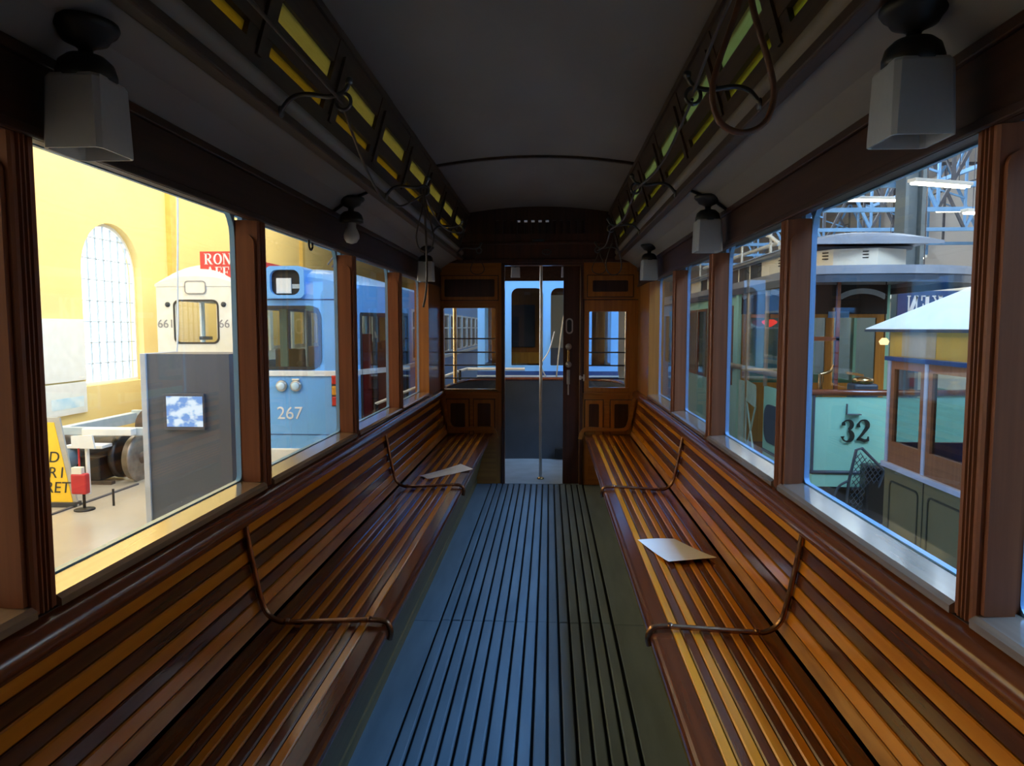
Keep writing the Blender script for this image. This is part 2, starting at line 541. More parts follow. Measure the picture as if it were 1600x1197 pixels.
def font_mesh(name, body, size, M, m, parent, extrude=0.004):
    cu = bpy.data.curves.new(name, 'FONT')
    cu.body = body
    cu.size = size
    cu.extrude = extrude
    cu.align_x = 'CENTER'
    cu.align_y = 'CENTER'
    tmp = bpy.data.objects.new(name + '_src', cu)
    COL.objects.link(tmp)
    bpy.context.view_layer.update()
    me = bpy.data.meshes.new_from_object(tmp.evaluated_get(bpy.context.evaluated_depsgraph_get()))
    bpy.data.objects.remove(tmp)
    bpy.data.curves.remove(cu)
    me.transform(M)
    me.materials.clear()
    me.materials.append(MATS[m])
    o = bpy.data.objects.new(name, me)
    COL.objects.link(o)
    o.parent = parent
    return o


FACE_CAM = Matrix(((1, 0, 0, 0), (0, 0, -1, 0), (0, 1, 0, 0), (0, 0, 0, 1)))     # text facing -Y

# ================================================================== THE TRAM WE SIT IN
YB, YE = -1.0, 6.67            # rear and front bulkheads
XI, XG, XO = 0.93, 1.012, 1.05  # inner face of posts, glass, outer skin
ZS, ZH = 0.94, 1.876           # sill and window head
EDGES = {-1: [0.235, 1.39, 2.545, 3.755, 4.92], 1: [0.29, 1.45, 2.615, 3.75, 4.83]}  # near edge of each window
PW = 0.07
YEND = {-1: 6.0, 1: 5.93}

# floor: boards, raised slats with dark gaps
mb = MB()
mb.box(-1.04, YB, -0.12, 1.04, YE + 0.05, -0.012, 'floor_gap')
NG, X0 = 17, -0.452
pitch = 0.0548
cuts = [(YB, 1.35), (1.353, 3.48), (3.483, 6.66)]
for (ya, yb) in cuts:
    mb.box(-0.93, ya, -0.02, X0 - 0.004, yb, 0.0, 'floor_paint', 0.003)
    mb.box(X0 + (NG - 1) * pitch + 0.012, ya, -0.02, 0.93, yb, 0.0, 'floor_paint', 0.003)
    for i in range(NG - 1):
        dz = random.uniform(-0.002, 0.002)
        mb.box(X0 + i * pitch + 0.008, ya + random.uniform(0, 0.004), -0.02, X0 + (i + 1) * pitch - 0.004, yb, 0.006 + dz, 'floor_paint', 0.005)
struct(mb, 'floor', label='painted plank floor of the tram with raised slats along the aisle')


# side walls
def side_wall(s, name):
    EDGE, YW1 = EDGES[s], YEND[s]
    mb = MB()
    mb.box(s * 0.968, YB, 0.0, s * XO, YE, ZS - 0.025, 'wood_dark')
    mb.box(s * XI, YB, 0.86, s * 0.97, YE, ZS - 0.025, 'wood_dark')
    mb.box(s * XO, YB, -0.45, s * (XO + 0.01), YE, ZS - 0.02, 'blue_paint')
    mb.prism([(s * XI, ZH), (s * 0.96, ZH + 0.002), (s * 0.985, ZH + 0.032), (s * XO, ZH + 0.034), (s * XO, 2.13), (s * XI, 2.13)], 'y', YB, YE, 'wood_dark')
    mb.box(s * XO, YB, ZH + 0.03, s * (XO + 0.012), YE, 2.13, 'blue_paint')
    # narrow mouldings on the header
    mb.box(s * (XI - 0.012), YB, ZH + 0.0, s * XI, YE, ZH + 0.022, 'wood_dark', 0.004)
    mb.box(s * (XI - 0.014), YB, 2.024, s * XI, YE, 2.05, 'wood_dark', 0.004)
    mb.box(s * XI, YW1, ZS - 0.03, s * XO, YE, ZH + 0.01, 'wood_orange')
    mb.box(s * XI, YB, ZS - 0.03, s * XO, EDGE[0] - PW, ZH + 0.01, 'wood_post')
    w = struct(mb, name)
    for k, e in enumerate(EDGE):
        a, b = e - PW, e
        if k == 0:
            a = e - PW + 0.001
        # fluted inner face: three reeds between two fillets
        prof = [(XG + 0.008, a), (XI + 0.004, a), (XI, a + 0.006), (XI, a + 0.016)]
        for q in range(3):
            y = a + 0.016 + q * 0.0127
            prof += [(XI + 0.005, y + 0.001), (XI - 0.004, y + 0.0045), (XI - 0.004, y + 0.0085), (XI + 0.005, y + 0.0117)]
        prof += [(XI, b - 0.016), (XI, b - 0.006), (XI + 0.004, b), (XG + 0.008, b)]
        p = MB()
        p.prism([(s * x, y) for x, y in prof], 'z', ZS - 0.02, ZH + 0.004, 'wood_post')
        # rounded jamb plank facing the window
        yj = a - 0.012
        jl = rrect(XI + 0.012, ZS + 0.002, XG - 0.012, ZH - 0.05, (0.001, 0.001, 0.028, 0.028))
        if k > 0:
            p.prism([(s * x, z) for x, z in jl], 'y', yj, a, 'wood_post')
        p.build('post', w)
    return w


wl = side_wall(-1, 'wall_left')
wr = side_wall(1, 'wall_right')

# windows: light-blue outer sash with rounded corners, sill and glass
n = 0
for s in (-1, 1):
    EDGE = EDGES[s]
    for k, e in enumerate(EDGE):
        n += 1
        y0, y1 = e, (EDGE[k + 1] - PW if k < 4 else YEND[s])
        mb = MB()
        outer = rect_like(y0 - 0.004, ZS - 0.02, y1 + 0.004, ZH + 0.07)
        inner = rrect(y0 + 0.002, ZS + 0.008, y1 - 0.001, ZH + 0.048, (0.02, 0.02, 0.10, 0.10))
        mb.ring(outer, inner, 'x', s * (XG + 0.004), s * (XG + 0.022), 'blue_paint')
        w = struct(mb, 'window_%d' % n)
        g = MB()
        g.box(s * XG, y0, ZS - 0.01, s * (XG + 0.003), y1, ZH + 0.033, 'window_glass')
        g.build('pane', w)
        q = MB()
        q.prism([(s * (XI - 0.008), ZS - 0.024), (s * (XI - 0.008), ZS - 0.008), (s * (XI + 0.004), ZS), (s * XG, ZS + 0.004), (s * XG, ZS - 0.024)], 'y', y0 - 0.0005, y1 + 0.0005, 'wood_sill')
        q.build('sill', w)

mb = MB()
mb.tube(spline([(-0.935, 3.02, 1.885), (-0.938, 3.03, 1.852), (-0.938, 3.055, 1.838), (-0.938, 3.075, 1.852), (-0.938, 3.07, 1.87)], 5), 0.005, 'iron', 6)
mb.box(-0.937, 2.99, 1.876, -0.929, 3.05, 1.892, 'iron')
mb.build('blind_hook', wl)

# rounded rail under the sills
n = 0
for s in (-1, 1):
    n += 1
    prof = [(XI + 0.01, 0.835)]
    for t in range(13):
        a = -PI / 2 - PI * t / 12
        prof.append((0.921 + 0.036 * math.cos(a), 0.872 + 0.037 * math.sin(a)))
    prof += [(XI - 0.002, 0.913), (XI + 0.01, 0.913)]
    mb = MB()
    mb.prism([(s * x, z) for x, z in prof], 'y', YB, YE, 'wood_rail', True)
    struct(mb, 'trim_%d' % n, label='rounded mahogany rail under the window sills')


# ceiling: two low side ceilings, coves, raised clerestory roof
mb = MB()
N = 14
arcp = [(0.66 * math.cos(PI - PI * k / N) * 1.0, 0) for k in range(N + 1)]
top = []
for k in range(N + 1):
    x = -0.66 + 1.32 * k / N
    top.append((x, 2.625 - 0.055 * (x / 0.66) ** 2))
mb.prism(top + [(0.66, 2.66), (-0.66, 2.66)], 'y', YB, YE + 0.05, 'ceiling_paint')
for s in (-1, 1):
    low = [(0.735, 2.150), (0.85, 2.104), (0.96, 2.028), (1.06, 2.028), (1.06, 2.16), (0.9, 2.19), (0.735, 2.22)]
    mb.prism([(s * x, z) for x, z in low], 'y', YB, YE + 0.05, 'ceiling_paint')
struct(mb, 'ceiling', label='dingy white ceiling of the tram')
n = 2
for s in (-1, 1):
    n += 1
    mb = MB()
    cv = [(0.745, 2.16)]
    for k in range(9):
        t = k / 8
        cv.append((0.735 - 0.028 * math.sin(PI * t), 2.165 + 0.075 * t))
    cv += [(0.76, 2.24), (0.76, 2.16)]
    mb.prism([(s * x, z) for x, z in cv], 'y', YB, YE, 'cove_paint', True)
    mb.box(s * 0.708, YB, 2.128, s * 0.752, YE, 2.162, 'clerestory_wood', 0.006)
    struct(mb, 'trim_%d' % n, label='painted cove with a brown batten along the clerestory')

# clerestory sides: dark wood frames with two rows of amber panes
MULL = [-0.575 + 0.65 * k for k in range(12)]


def cx(z):
    return 0.748 - (z - 2.24) * (0.098 / 0.33)


n = 0
for s in (-1, 1):
    n += 1
    mb = MB()

    def strip(z0, z1, y0, y1, t=0.0, d=0.03):
        mb.prism([(s * (cx(z0) - t), z0), (s * (cx(z1) - t), z1), (s * (cx(z1) + d), z1), (s * (cx(z0) + d), z0)], 'y', y0, y1, 'clerestory_wood')
    strip(2.462, 2.575, YB, YE)
    strip(2.334, 2.394, YB, YE, 0.006)
    strip(2.238, 2.293, YB, YE, 0.008)
    strip(2.54, 2.56, YB, YE, 0.012)
    for y in MULL:
        if y > YE:
            continue
        strip(2.24, 2.57, y - 0.078, y + 0.078, 0.004)
        strip(2.27, 2.50, y - 0.016, y + 0.016, 0.016)
    o = struct(mb, 'wall_clerestory_%s' % ('left' if s < 0 else 'right'))
    for y in MULL[:-1]:
        ya, yb = y + 0.07, min(y + 0.58, YE)
        for z0, z1, m in ((2.288, 2.338, 'amber_glass'), (2.390, 2.468, 'pale_amber_glass')):
            p = MB()
            p.prism([(s * (cx(z0) + 0.012), z0), (s * (cx(z1) + 0.012), z1), (s * (cx(z1) + 0.016), z1), (s * (cx(z0) + 0.016), z0)], 'y', ya, yb, m)
            p.build('amber_pane', o)
# roof rib
n = 4
for yr in (0.55, 4.72):
    n += 1
    mb = MB()
    pts = [(x, yr, z - 0.004) for x, z in top]
    mb.prism([(x, z) for x, z in top] + [(x, z - 0.016) for x, z in top[::-1]], 'y', yr - 0.014, yr + 0.014, 'clerestory_wood')
    struct(mb, 'trim_%d' % n, label='thin dark rib arching across the ceiling')

# rear bulkhead behind the camera
mb = MB()
mb.box(-1.04, YB - 0.05, -0.1, 1.04, YB, 2.66, 'wood_dark')
struct(mb, 'wall_rear')

# ------------------------------------------------------------------ front bulkhead
DX0, DX1, DZ = -0.32, 0.39, 2.08
Y0, Y1 = YE, YE + 0.05


def fbox(mb, x0, z0, x1, z1, m, d=0.0, b=0.0):
    mb.box(x0, Y0 - d, z0, x1, Y1, z1, m, b)


mb = MB()
O, OH, D = 'wood_orange', 'wood_orange_h', 'wood_panel'
# left leaf around the window opening
WLx0, WLx1, WLz0, WLz1 = -0.90, -0.405, 0.915, 1.685
fbox(mb, -1.0, 0, WLx0, 2.14, O)
fbox(mb, WLx1, 0, DX0, 2.14, O)
fbox(mb, WLx0, 0, WLx1, WLz0, OH)
fbox(mb, WLx0, WLz1, WLx1, 2.14, OH)
WRx0, WRx1, WRz0, WRz1 = 0.475, 0.82, 0.935, 1.65
fbox(mb, DX1, 0, WRx0, 2.14, O)
fbox(mb, WRx1, 0, 1.0, 2.14, O)
fbox(mb, WRx0, 0, WRx1, WRz0, OH)
fbox(mb, WRx0, WRz1, WRx1, 2.14, OH)
fbox(mb, DX0, DZ, DX1, 2.14, OH)
# above the head: transom board, slots, clerestory end
fbox(mb, -1.0, 2.14, 1.0, 2.29, 'wood_door')
fbox(mb, -0.75, 2.29, 0.75, 2.375, 'wood_door')
fbox(mb, -0.70, 2.50, 0.70, 2.64, 'wood_panel')
fbox(mb, -0.72, 2.375, -0.44, 2.50, 'wood_panel')
fbox(mb, 0.46, 2.375, 0.72, 2.50, 'wood_panel')
for i in range(14):
    x = -0.44 + i * 0.9 / 13.5
    fbox(mb, x, 2.375, x + 0.036, 2.50, 'wood_panel')
mb.box(-0.75, Y1 + 0.012, 2.33, 0.75, Y1 + 0.03, 2.489, 'wood_panel')  # added backing that blocks light behind the slots, leaving a few bright dots
mb.box(-0.75, Y1 + 0.012, 2.48, -0.20, Y1 + 0.03, 2.52, 'wood_panel')
mb.box(0.13, Y1 + 0.012, 2.48, 0.75, Y1 + 0.03, 2.52, 'wood_panel')
# mouldings
mb.box(-0.95, Y0 - 0.025, 2.105, 0.95, Y0, 2.14, 'wood_door', 0.006)
mb.box(-0.74, Y0 - 0.018, 2.275, 0.74, Y0, 2.30, 'wood_door', 0.005)
mb.box(DX0 - 0.03, Y0 - 0.02, 0, DX0, Y0, DZ + 0.03, 'wood_door', 0.005)
mb.box(DX1, Y0 - 0.02, 0, DX1 + 0.03, Y0, DZ + 0.03, 'wood_door', 0.005)
mb.box(DX0 - 0.03, Y0 - 0.022, DZ, DX1 + 0.03, Y0, DZ + 0.035, 'wood_door', 0.005)
for (xa, xb) in ((-0.93, DX0 - 0.04), (DX1 + 0.04, 0.93)):
    mb.box(xa, Y0 - 0.016, 0.872, xb, Y0, 0.892, 'wood_orange_h', 0.004)
bulk = struct(mb, 'wall_front', label='varnished wooden bulkhead with a doorway at the end of the saloon')


def panel(x0, z0, x1, z1, fr=0.035, name='panel', inner='wood_panel', rim='wood_orange'):
    p = MB()
    p.ring(rect_like(x0, z0, x1, z1), rrect(x0 + fr, z0 + fr, x1 - fr, z1 - fr, 0.012), 'y', Y0 - 0.012, Y0 + 0.002, rim)
    p.ring(rect_like(x0 - 0.008, z0 - 0.008, x1 + 0.008, z1 + 0.008), rect_like(x0, z0, x1, z1), 'y', Y0 - 0.005, Y0 + 0.002, 'wood_door')
    p.box(x0 + fr, Y0 - 0.006, z0 + fr, x1 - fr, Y0 + 0.001, z1 - fr, inner)
    p.build(name, bulk)


panel(-0.875, 0.49, -0.665, 0.815, name='lower_panel')
panel(-0.615, 0.49, -0.42, 0.815, name='lower_panel')
panel(0.445, 0.49, 0.61, 0.815, name='lower_panel')
panel(0.685, 0.49, 0.885, 0.815, name='lower_panel')
panel(-0.92, 1.76, -0.385, 1.985, 0.03, name='upper_panel')
panel(0.46, 1.79, 0.88, 1.985, 0.045, name='upper_panel')
# framed small sash on the right
p = MB()
p.ring(rect_like(0.43, 0.895, 0.93, 1.755), rrect(WRx0, WRz0, WRx1 + 0.03, WRz1, 0.012), 'y', Y0 - 0.022, Y0, 'wood_orange')
p.ring(rect_like(0.42, 0.885, 0.94, 1.765), rect_like(0.43, 0.895, 0.93, 1.755), 'y', Y0 - 0.01, Y0, 'wood_door')
p.build('sash_frame', bulk)
p = MB()
p.box(0.385, Y0 - 0.03, 1.01, 0.405, Y0 - 0.02, 1.05, 'nickel', 0.003)
p.cyl((0.43, Y0 - 0.03, 1.0), (0.43, Y0 - 0.03, 1.06), 0.008, 'nickel')
p.box(0.385, Y0 - 0.024, 1.02, 0.44, Y0 - 0.018, 1.04, 'nickel')
p.build('hinge', bulk)
p = MB()
p.ring(rect_like(WLx0 - 0.02, WLz0 - 0.02, WLx1 + 0.02, WLz1 + 0.02), rrect(WLx0, WLz0, WLx1, WLz1, 0.015), 'y', Y0 - 0.012, Y0, 'wood_orange')
p.box(WLx0 - 0.03, Y0 - 0.03, WLz0 - 0.012, WLx1 + 0.015, Y0 + 0.01, WLz0 + 0.002, 'brass', 0.003)
p.build('sash_frame', bulk)
for (x0, z0, x1, z1) in ((WLx0, WLz0, WLx1, WLz1), (WRx0, WRz0, WRx1, WRz1)):
    p = MB()
    p.box(x0, Y0 + 0.022, z0, x1, Y0 + 0.026, z1, 'window_glass')
    p.build('pane', bulk)
    p = MB()
    for zb in (1.395, 1.265, 1.14, 1.015):
        p.cyl((x0 - 0.01, Y1 + 0.012, zb), (x1 + 0.01, Y1 + 0.012, zb), 0.0065, 'steel_grey', 8)
    p.build('guard_bars_grille', bulk)
# curved end moulding that follows the bench
for s in (-1, 1):
    path = spline([(0.415, 0.44), (0.43, 0.50), (0.47, 0.525), (0.62, 0.52), (0.78, 0.515), (0.85, 0.545), (0.885, 0.63), (0.905, 0.74), (0.925, 0.85)], 6)
    a = [(p.x, p.y) for p in path]
    L = []
    for i, p in enumerate(path):
        t = (path[min(i + 1, len(path) - 1)] - path[max(i - 1, 0)]).normalized()
        L.append((p.x - t.y * 0.035, p.y + t.x * 0.035))
    p = MB()
    p.prism([(s * x, z) for x, z in a] + [(s * x, z) for x, z in L[::-1]], 'y', Y0 - 0.03, Y0, 'wood_orange_h')
    p.build('bench_end_moulding', bulk)
# small fittings over the door
p = MB()
p.box(-0.06, Y0 - 0.03, 2.302, 0.05, Y0, 2.322, 'bracket_metal', 0.003)
p.build('name_plate', bulk)
p = MB()
p.tube([(0.075 + 0.04 * math.cos(t * PI / 10), Y0 - 0.008, 2.205 + 0.022 * math.sin(t * PI / 10)) for t in range(20)], 0.005, 'bracket_metal', 6, True)
p.build('oval_ring', bulk)

# sliding door, half drawn back
mb = MB()
DY0, DY1 = YE + 0.055, YE + 0.09
mb.box(0.235, DY0, 0.0, 0.95, DY1, 0.82, 'wood_door')
mb.box(0.235, DY0, 1.72, 0.95, DY1, 2.09, 'wood_door')
mb.box(0.235, DY0, 0.82, 0.47, DY1, 1.72, 'wood_door')
mb.box(0.83, DY0, 0.82, 0.95, DY1, 1.72, 'wood_door')
mb.box(0.385, DY0 - 0.006, 0.0, 0.398, DY0, 2.09, 'brass')
door = struct(mb, 'door_1', label='dark sliding door drawn partly open')
p = MB()
p.ring(rrect(0.258, 1.44, 0.326, 1.59, 0.034), rrect(0.27, 1.455, 0.314, 1.575, 0.022), 'y', DY0 - 0.008, DY0, 'nickel')
p.prism(rrect(0.27, 1.455, 0.314, 1.575, 0.022), 'y', DY0 - 0.002, DY0, 'black')
p.build('pull_plate', door)
p = MB()
for zc in (1.32, 1.15):
    p.lathe([(0.03, 0), (0.03, 0.006), (0.015, 0.02), (0.006, 0.024)], (0.285, DY0 - 0.024, zc), 'nickel', 12, 'y')
p.box(0.274, DY0 - 0.02, 1.16, 0.296, DY0 - 0.008, 1.31, 'brass', 0.004)
p.box(0.27, DY0 - 0.012, 0.96, 0.30, DY0, 1.10, 'nickel', 0.004)
p.box(0.278, DY0 - 0.02, 0.86, 0.292, DY0 - 0.002, 0.96, 'nickel', 0.004)
p.build('door_handle', door)
p = MB()
p.box(0.47, DY0 + 0.012, 0.82, 0.83, DY0 + 0.016, 1.72, 'window_glass')
p.build('pane', door)

# ------------------------------------------------------------------ benches
PROF_SEAT = []


def bench(s, label):
    b = thing('bench', (s * 0.66, 2.8, 0.0), label, 'bench', 'long slatted benches of the tram')
    org = (s * 0.66, 2.8, 0.0)
    ya, yb = YB + 0.01, YE - 0.033

    def slat(mb, p0, p1, th, m, ch=0.004):
        """one slat with chamfered top edges; p0->p1 along the seat surface, thickness below"""
        p0, p1 = Vector(p0), Vector(p1)
        t = (p1 - p0).normalized()
        nn = Vector((-t.y, t.x))
        pts = [p0 + t * ch, p1 - t * ch, p1 - nn * ch, p1 - nn * th, p0 - nn * th, p0 - nn * ch]
        mb.prism([(s * q.x, q.y) for q in pts], 'y', ya, yb, m)
    # seat
    mb = MB(org)
    nose = []
    for k in range(9):
        a = PI / 2 + PI * k / 8
        nose.append((0.462 + 0.024 * math.cos(a), 0.470 + 0.024 * math.sin(a)))
    mb.prism([(s * x, z) for x, z in [(0.508, 0.496)] + nose + [(0.508, 0.446)]], 'y', ya, yb, 'slat_dark', False)
    x = 0.511
    zz = lambda x: 0.496 - (x - 0.51) * 0.05
    for i in range(9):
        w = 0.0325
        slat(mb, (x, zz(x)), (x + w - 0.002, zz(x + w)), 0.02, 'slat_light' if i % 2 == 0 else 'slat_dark')
        x += w
    slat(mb, (x, zz(x)), (0.868, zz(0.868)), 0.02, 'slat_dark')
    mb.build('seat', b)
    # backrest: bottom two pale, then dark and light in turn
    mb = MB(org)
    c = [(0.874, 0.484), (0.886, 0.532), (0.8965, 0.575), (0.9055, 0.618), (0.914, 0.660), (0.9215, 0.702), (0.9285, 0.744), (0.935, 0.787), (0.9405, 0.83)]
    ms = ['slat_worn', 'slat_light', 'slat_dark', 'slat_light', 'slat_dark', 'slat_light', 'slat_dark', 'slat_light']
    for i in range(8):
        p0, p1 = Vector(c[i]), Vector(c[i + 1])
        t = (p1 - p0).normalized()
        slat(mb, p0 + t * 0.0015, p1 - t * 0.0015, 0.004 + 0.014, ms[i]) if False else None
        nn = Vector((-t.y, t.x))
        ch = 0.0035
        q0, q1 = p0 + t * 0.0015, p1 - t * 0.0015
        pts = [q0 + t * ch + nn * 0.006, q1 - t * ch + nn * 0.006, q1 + nn * (0.006 - ch), q1 - nn * 0.012, q0 - nn * 0.012, q0 + nn * (0.006 - ch)]
        mb.prism([(s * q.x, q.y) for q in pts], 'y', ya, yb, ms[i])
    mb.build('backrest', b)
    # kick panel and ledger
    mb = MB(org)
    mb.prism([(s * x, z) for x, z in [(0.485, 0.447), (0.60, 0.02), (0.60, 0.0), (0.63, 0.0), (0.515, 0.447)]], 'y', ya, yb, 'wood_kick')
    mb.build('front_board', b)
    mb = MB(org)
    mb.prism([(s * x, z) for x, z in [(0.585, 0.0), (0.585, 0.05), (0.592, 0.06), (0.602, 0.06), (0.602, 0.0)]], 'y', ya, yb, 'wood_kick')
    mb.build('kick_strip', b)
    # divider rods
    for yd in (0.25, 2.29, 4.35):
        mb = MB(org)
        path = [(0.437, 0.445), (0.432, 0.475), (0.445, 0.503), (0.478, 0.512), (0.56, 0.509), (0.77, 0.498), (0.825, 0.503), (0.862, 0.532), (0.880, 0.585), (0.896, 0.66), (0.912, 0.745), (0.926, 0.836)]
        pts = [(s * q.x, yd, q.y) for q in spline([(a, b_, 0) for a, b_ in path], 5)]
        mb.tube(pts, 0.0098, 'rod_metal', 8)
        for (a, bz) in ((0.505, 0.512), (0.79, 0.500), (0.926, 0.834)):
            mb.lathe([(0.012, -0.004), (0.013, 0.004), (0.008, 0.01)], (s * a, yd, bz), 'rod_metal', 10)
        mb.build('armrest_rod', b)
    return b


bench(-1, 'shadowed slatted wooden bench running along the windows that face the yellow wall')
bench(1, 'bright two-tone slatted wooden bench below the windows that face the mint tram')

# papers
mb = MB()


def paper(name, pts, sag, label):
    """curled sheet: four corners in order, bilinear grid with a lifted edge"""
    a, b, c, d = [Vector(p) for p in pts]
    N = 8
    mb = MB(a)
    for side in (0, 0.0006):
        vs = []
        for i in range(N + 1):
            for j in range(N + 1):
                u, v = i / N, j / N
                p = (a * (1 - u) + b * u) * (1 - v) + (d * (1 - u) + c * u) * v
                p = p + Vector((0, 0, sag * (u ** 3) + 0.004 * math.sin(PI * v) * (1 - u) + side))
                vs.append(p)
        fs = [(i * (N + 1) + j, i * (N + 1) + j + 1, (i + 1) * (N + 1) + j + 1, (i + 1) * (N + 1) + j) for i in range(N) for j in range(N)]
        mb.add(vs, fs, 'paper', True)
    return tagged(mb.build(name), label, 'paper', 'sheets of paper on the benches')


paper('paper_sheet', [(0.524, 3.295, 0.4975), (0.612, 2.957, 0.4955), (0.838, 3.06, 0.483), (0.706, 3.345, 0.4895)], 0.012,
      'white sheet of paper lying on the bench facing the mint tram')
paper('paper_sheet', [(-0.785, 4.72, 0.4865), (-0.541, 5.055, 0.4975), (-0.43, 4.87, 0.4985), (-0.71, 4.62, 0.489)], 0.01,
      'white sheet of paper lying on the shadowed bench near the bulkhead')


# ------------------------------------------------------------------ ceiling lamps
def lamp(loc, label, bulb=False):
    t = thing('ceiling_lamp', loc, label, 'lamp', 'lamps under the low side ceilings')
    mb = MB()
    mb.lathe([(0.062, 0.0), (0.064, -0.008), (0.058, -0.018), (0.05, -0.022), (0.042, -0.036), (0.02, -0.046), (0.016, -0.05)], (0, 0, 0), 'iron', 24)
    mb.build('canopy', t)
    mb = MB()
    mb.lathe([(0.0135, -0.046), (0.0135, -0.065), (0.02, -0.072)], (0, 0, 0), 'iron', 14)
    mb.build('stem', t)
    mb = MB()
    mb.lathe([(0.016, -0.062), (0.036, -0.067), (0.05, -0.080), (0.056, -0.100), (0.056, -0.116), (0.045, -0.117)], (0, 0, 0), 'iron', 24)
    mb.build('holder', t)
    mb = MB()
    if bulb:
        mb.lathe([(0.022, -0.112), (0.022, -0.139), (0.03, -0.154), (0.037, -0.174), (0.036, -0.189), (0.024, -0.208), (0.006, -0.214)], (0, 0, 0), 'opal_glass', 20)
        mb.build('bulb', t)
    else:
        # square opal shade, slightly flared, chamfered corners, open below
        def sq(h, z, c):
            return [(-h, -h + c, z), (-h, h - c, z), (-h + c, h, z), (h - c, h, z), (h, h - c, z), (h, -h + c, z), (h - c, -h, z), (-h + c, -h, z)]
        rings = [sq(0.04, -0.112, 0.018), sq(0.053, -0.113, 0.012), sq(0.056, -0.12, 0.010), sq(0.0595, -0.246, 0.008), sq(0.0595, -0.258, 0.008), sq(0.0555, -0.258, 0.008), sq(0.052, -0.122, 0.010), sq(0.04, -0.118, 0.016)]
        vs = [p for r in rings for p in r]
        fs = []
        for i in range(len(rings)):
            j = (i + 1) % len(rings)
            for q in range(8):
                fs.append((i * 8 + q, i * 8 + (q + 1) % 8, j * 8 + (q + 1) % 8, j * 8 + q))
        mb.add(vs, fs, 'opal_glass')
        mb.build('lamp_shade', t)
    return t


def zc_low(x):
    x = abs(x)
    return 2.150 - (x - 0.735) * (0.046 / 0.115) if x < 0.85 else 2.104 - (x - 0.85) * (0.076 / 0.11)


LX = 0.835
l0 = lamp((-LX, 1.42, zc_low(LX)), 'frosted square-shaded ceiling lamp hanging beside the window with the arched hall window')
dup(l0, (0.805, 1.455, zc_low(0.805)), 'frosted square-shaded ceiling lamp hanging before the roof-truss window above the kiosk')
lb = lamp((-LX, 3.33, zc_low(LX)), 'bare-bulb ceiling lamp without shade on the post beside the blue tram window', True)
dup(l0, (LX, 3.37, zc_low(LX)), 'second frosted square lamp from the bulkhead, on the side facing the mint tram')
dup(l0, (-LX, 5.35, zc_low(LX)), 'frosted square lamp nearest the bulkhead on the side facing the blue tram')
dup(l0, (LX, 5.30, zc_low(LX)), 'frosted square lamp nearest the bulkhead on the side facing the mint tram')
# conduits of the middle lamps
for (x, y, l) in ((-LX, 3.33, 'thin dark conduit running from the bare-bulb lamp to the wall'), (LX, 3.37, 'thin dark conduit running across the low ceiling to the second frosted lamp')):
    mb = MB((x, y, 2.11))
    s = 1 if x > 0 else -1
    mb.tube([(s * 0.755, y, zc_low(0.755) - 0.008), (s * 0.835, y, zc_low(0.835) - 0.010), (s * 0.85, y, zc_low(0.85) - 0.008), (s * 0.928, y, zc_low(0.93) - 0.008)], 0.007, 'iron', 6)
    tagged(mb.build('lamp_conduit'), l, 'conduit')


# ------------------------------------------------------------------ brackets, straps, cords
def bracket(s, y, label):
    org = (s * 0.71, y, 2.15)
    t = thing('strap_bracket', org, label, 'bracket', 'strap brackets on the clerestory batten')
    mb = MB(org)
    mb.lathe([(0.016, -0.006), (0.018, 0.0), (0.014, 0.006)], (s * 0.706, y, 2.146), 'bracket_metal', 12, 'x')
    pts = spline([(s * 0.705, y, 2.150), (s * 0.675, y, 2.184), (s * 0.63, y, 2.196), (s * 0.56, y, 2.188), (s * 0.515, y, 2.20), (s * 0.498, y, 2.225)], 5)
    mb.tube(pts, 0.0075, 'bracket_metal', 8)
    mb.build('arm', t)
    mb = MB(org)
    mb.tube([(s * 0.515 + 0.022 * math.cos(a * PI / 8), y, 2.172 + 0.024 * math.sin(a * PI / 8)) for a in range(16)], 0.006, 'bracket_metal', 6, True)
    mb.build('eye', t)
    mb = MB(org)
    mb.lathe([(0.004, -0.012), (0.012, -0.006), (0.012, 0.006), (0.004, 0.012)], (s * 0.497, y, 2.232), 'bracket_metal', 10)
    mb.build('knob', t)


BY = [2.13, 3.5, 4.87, 6.2]
ordn = ['first', 'second', 'third', 'fourth']
for s in (-1, 1):
    for i, y in enumerate(BY):
        bracket(s, y, 'small iron strap bracket, %s counted from the viewer, on the clerestory over the %s' % (ordn[i], 'shadowed bench' if s < 0 else 'bright bench'))


def loop_strap(name, x, y, ztop, w, h, label, m='leather', r=0.006, rot=0.0, tail=None):
    mb = MB((x, y, ztop))
    pts = [(0, 0), (-0.12, -0.25), (-0.42, -0.6), (-0.5, -0.78), (-0.36, -0.94), (0.0, -1.0), (0.36, -0.94), (0.5, -0.78), (0.42, -0.6), (0.12, -0.25)]
    pp = spline([Vector((p[0] * w, p[1] * h, 0)) for p in pts + pts[:1]], 5)[:-1]
    c, s_ = math.cos(rot), math.sin(rot)
    mb.tube([(x + q.x * c, y + q.x * s_, ztop + q.y) for q in pp], r, m, 6, True)
    return tagged(mb.build(name), label, 'strap', 'leather hanging straps')


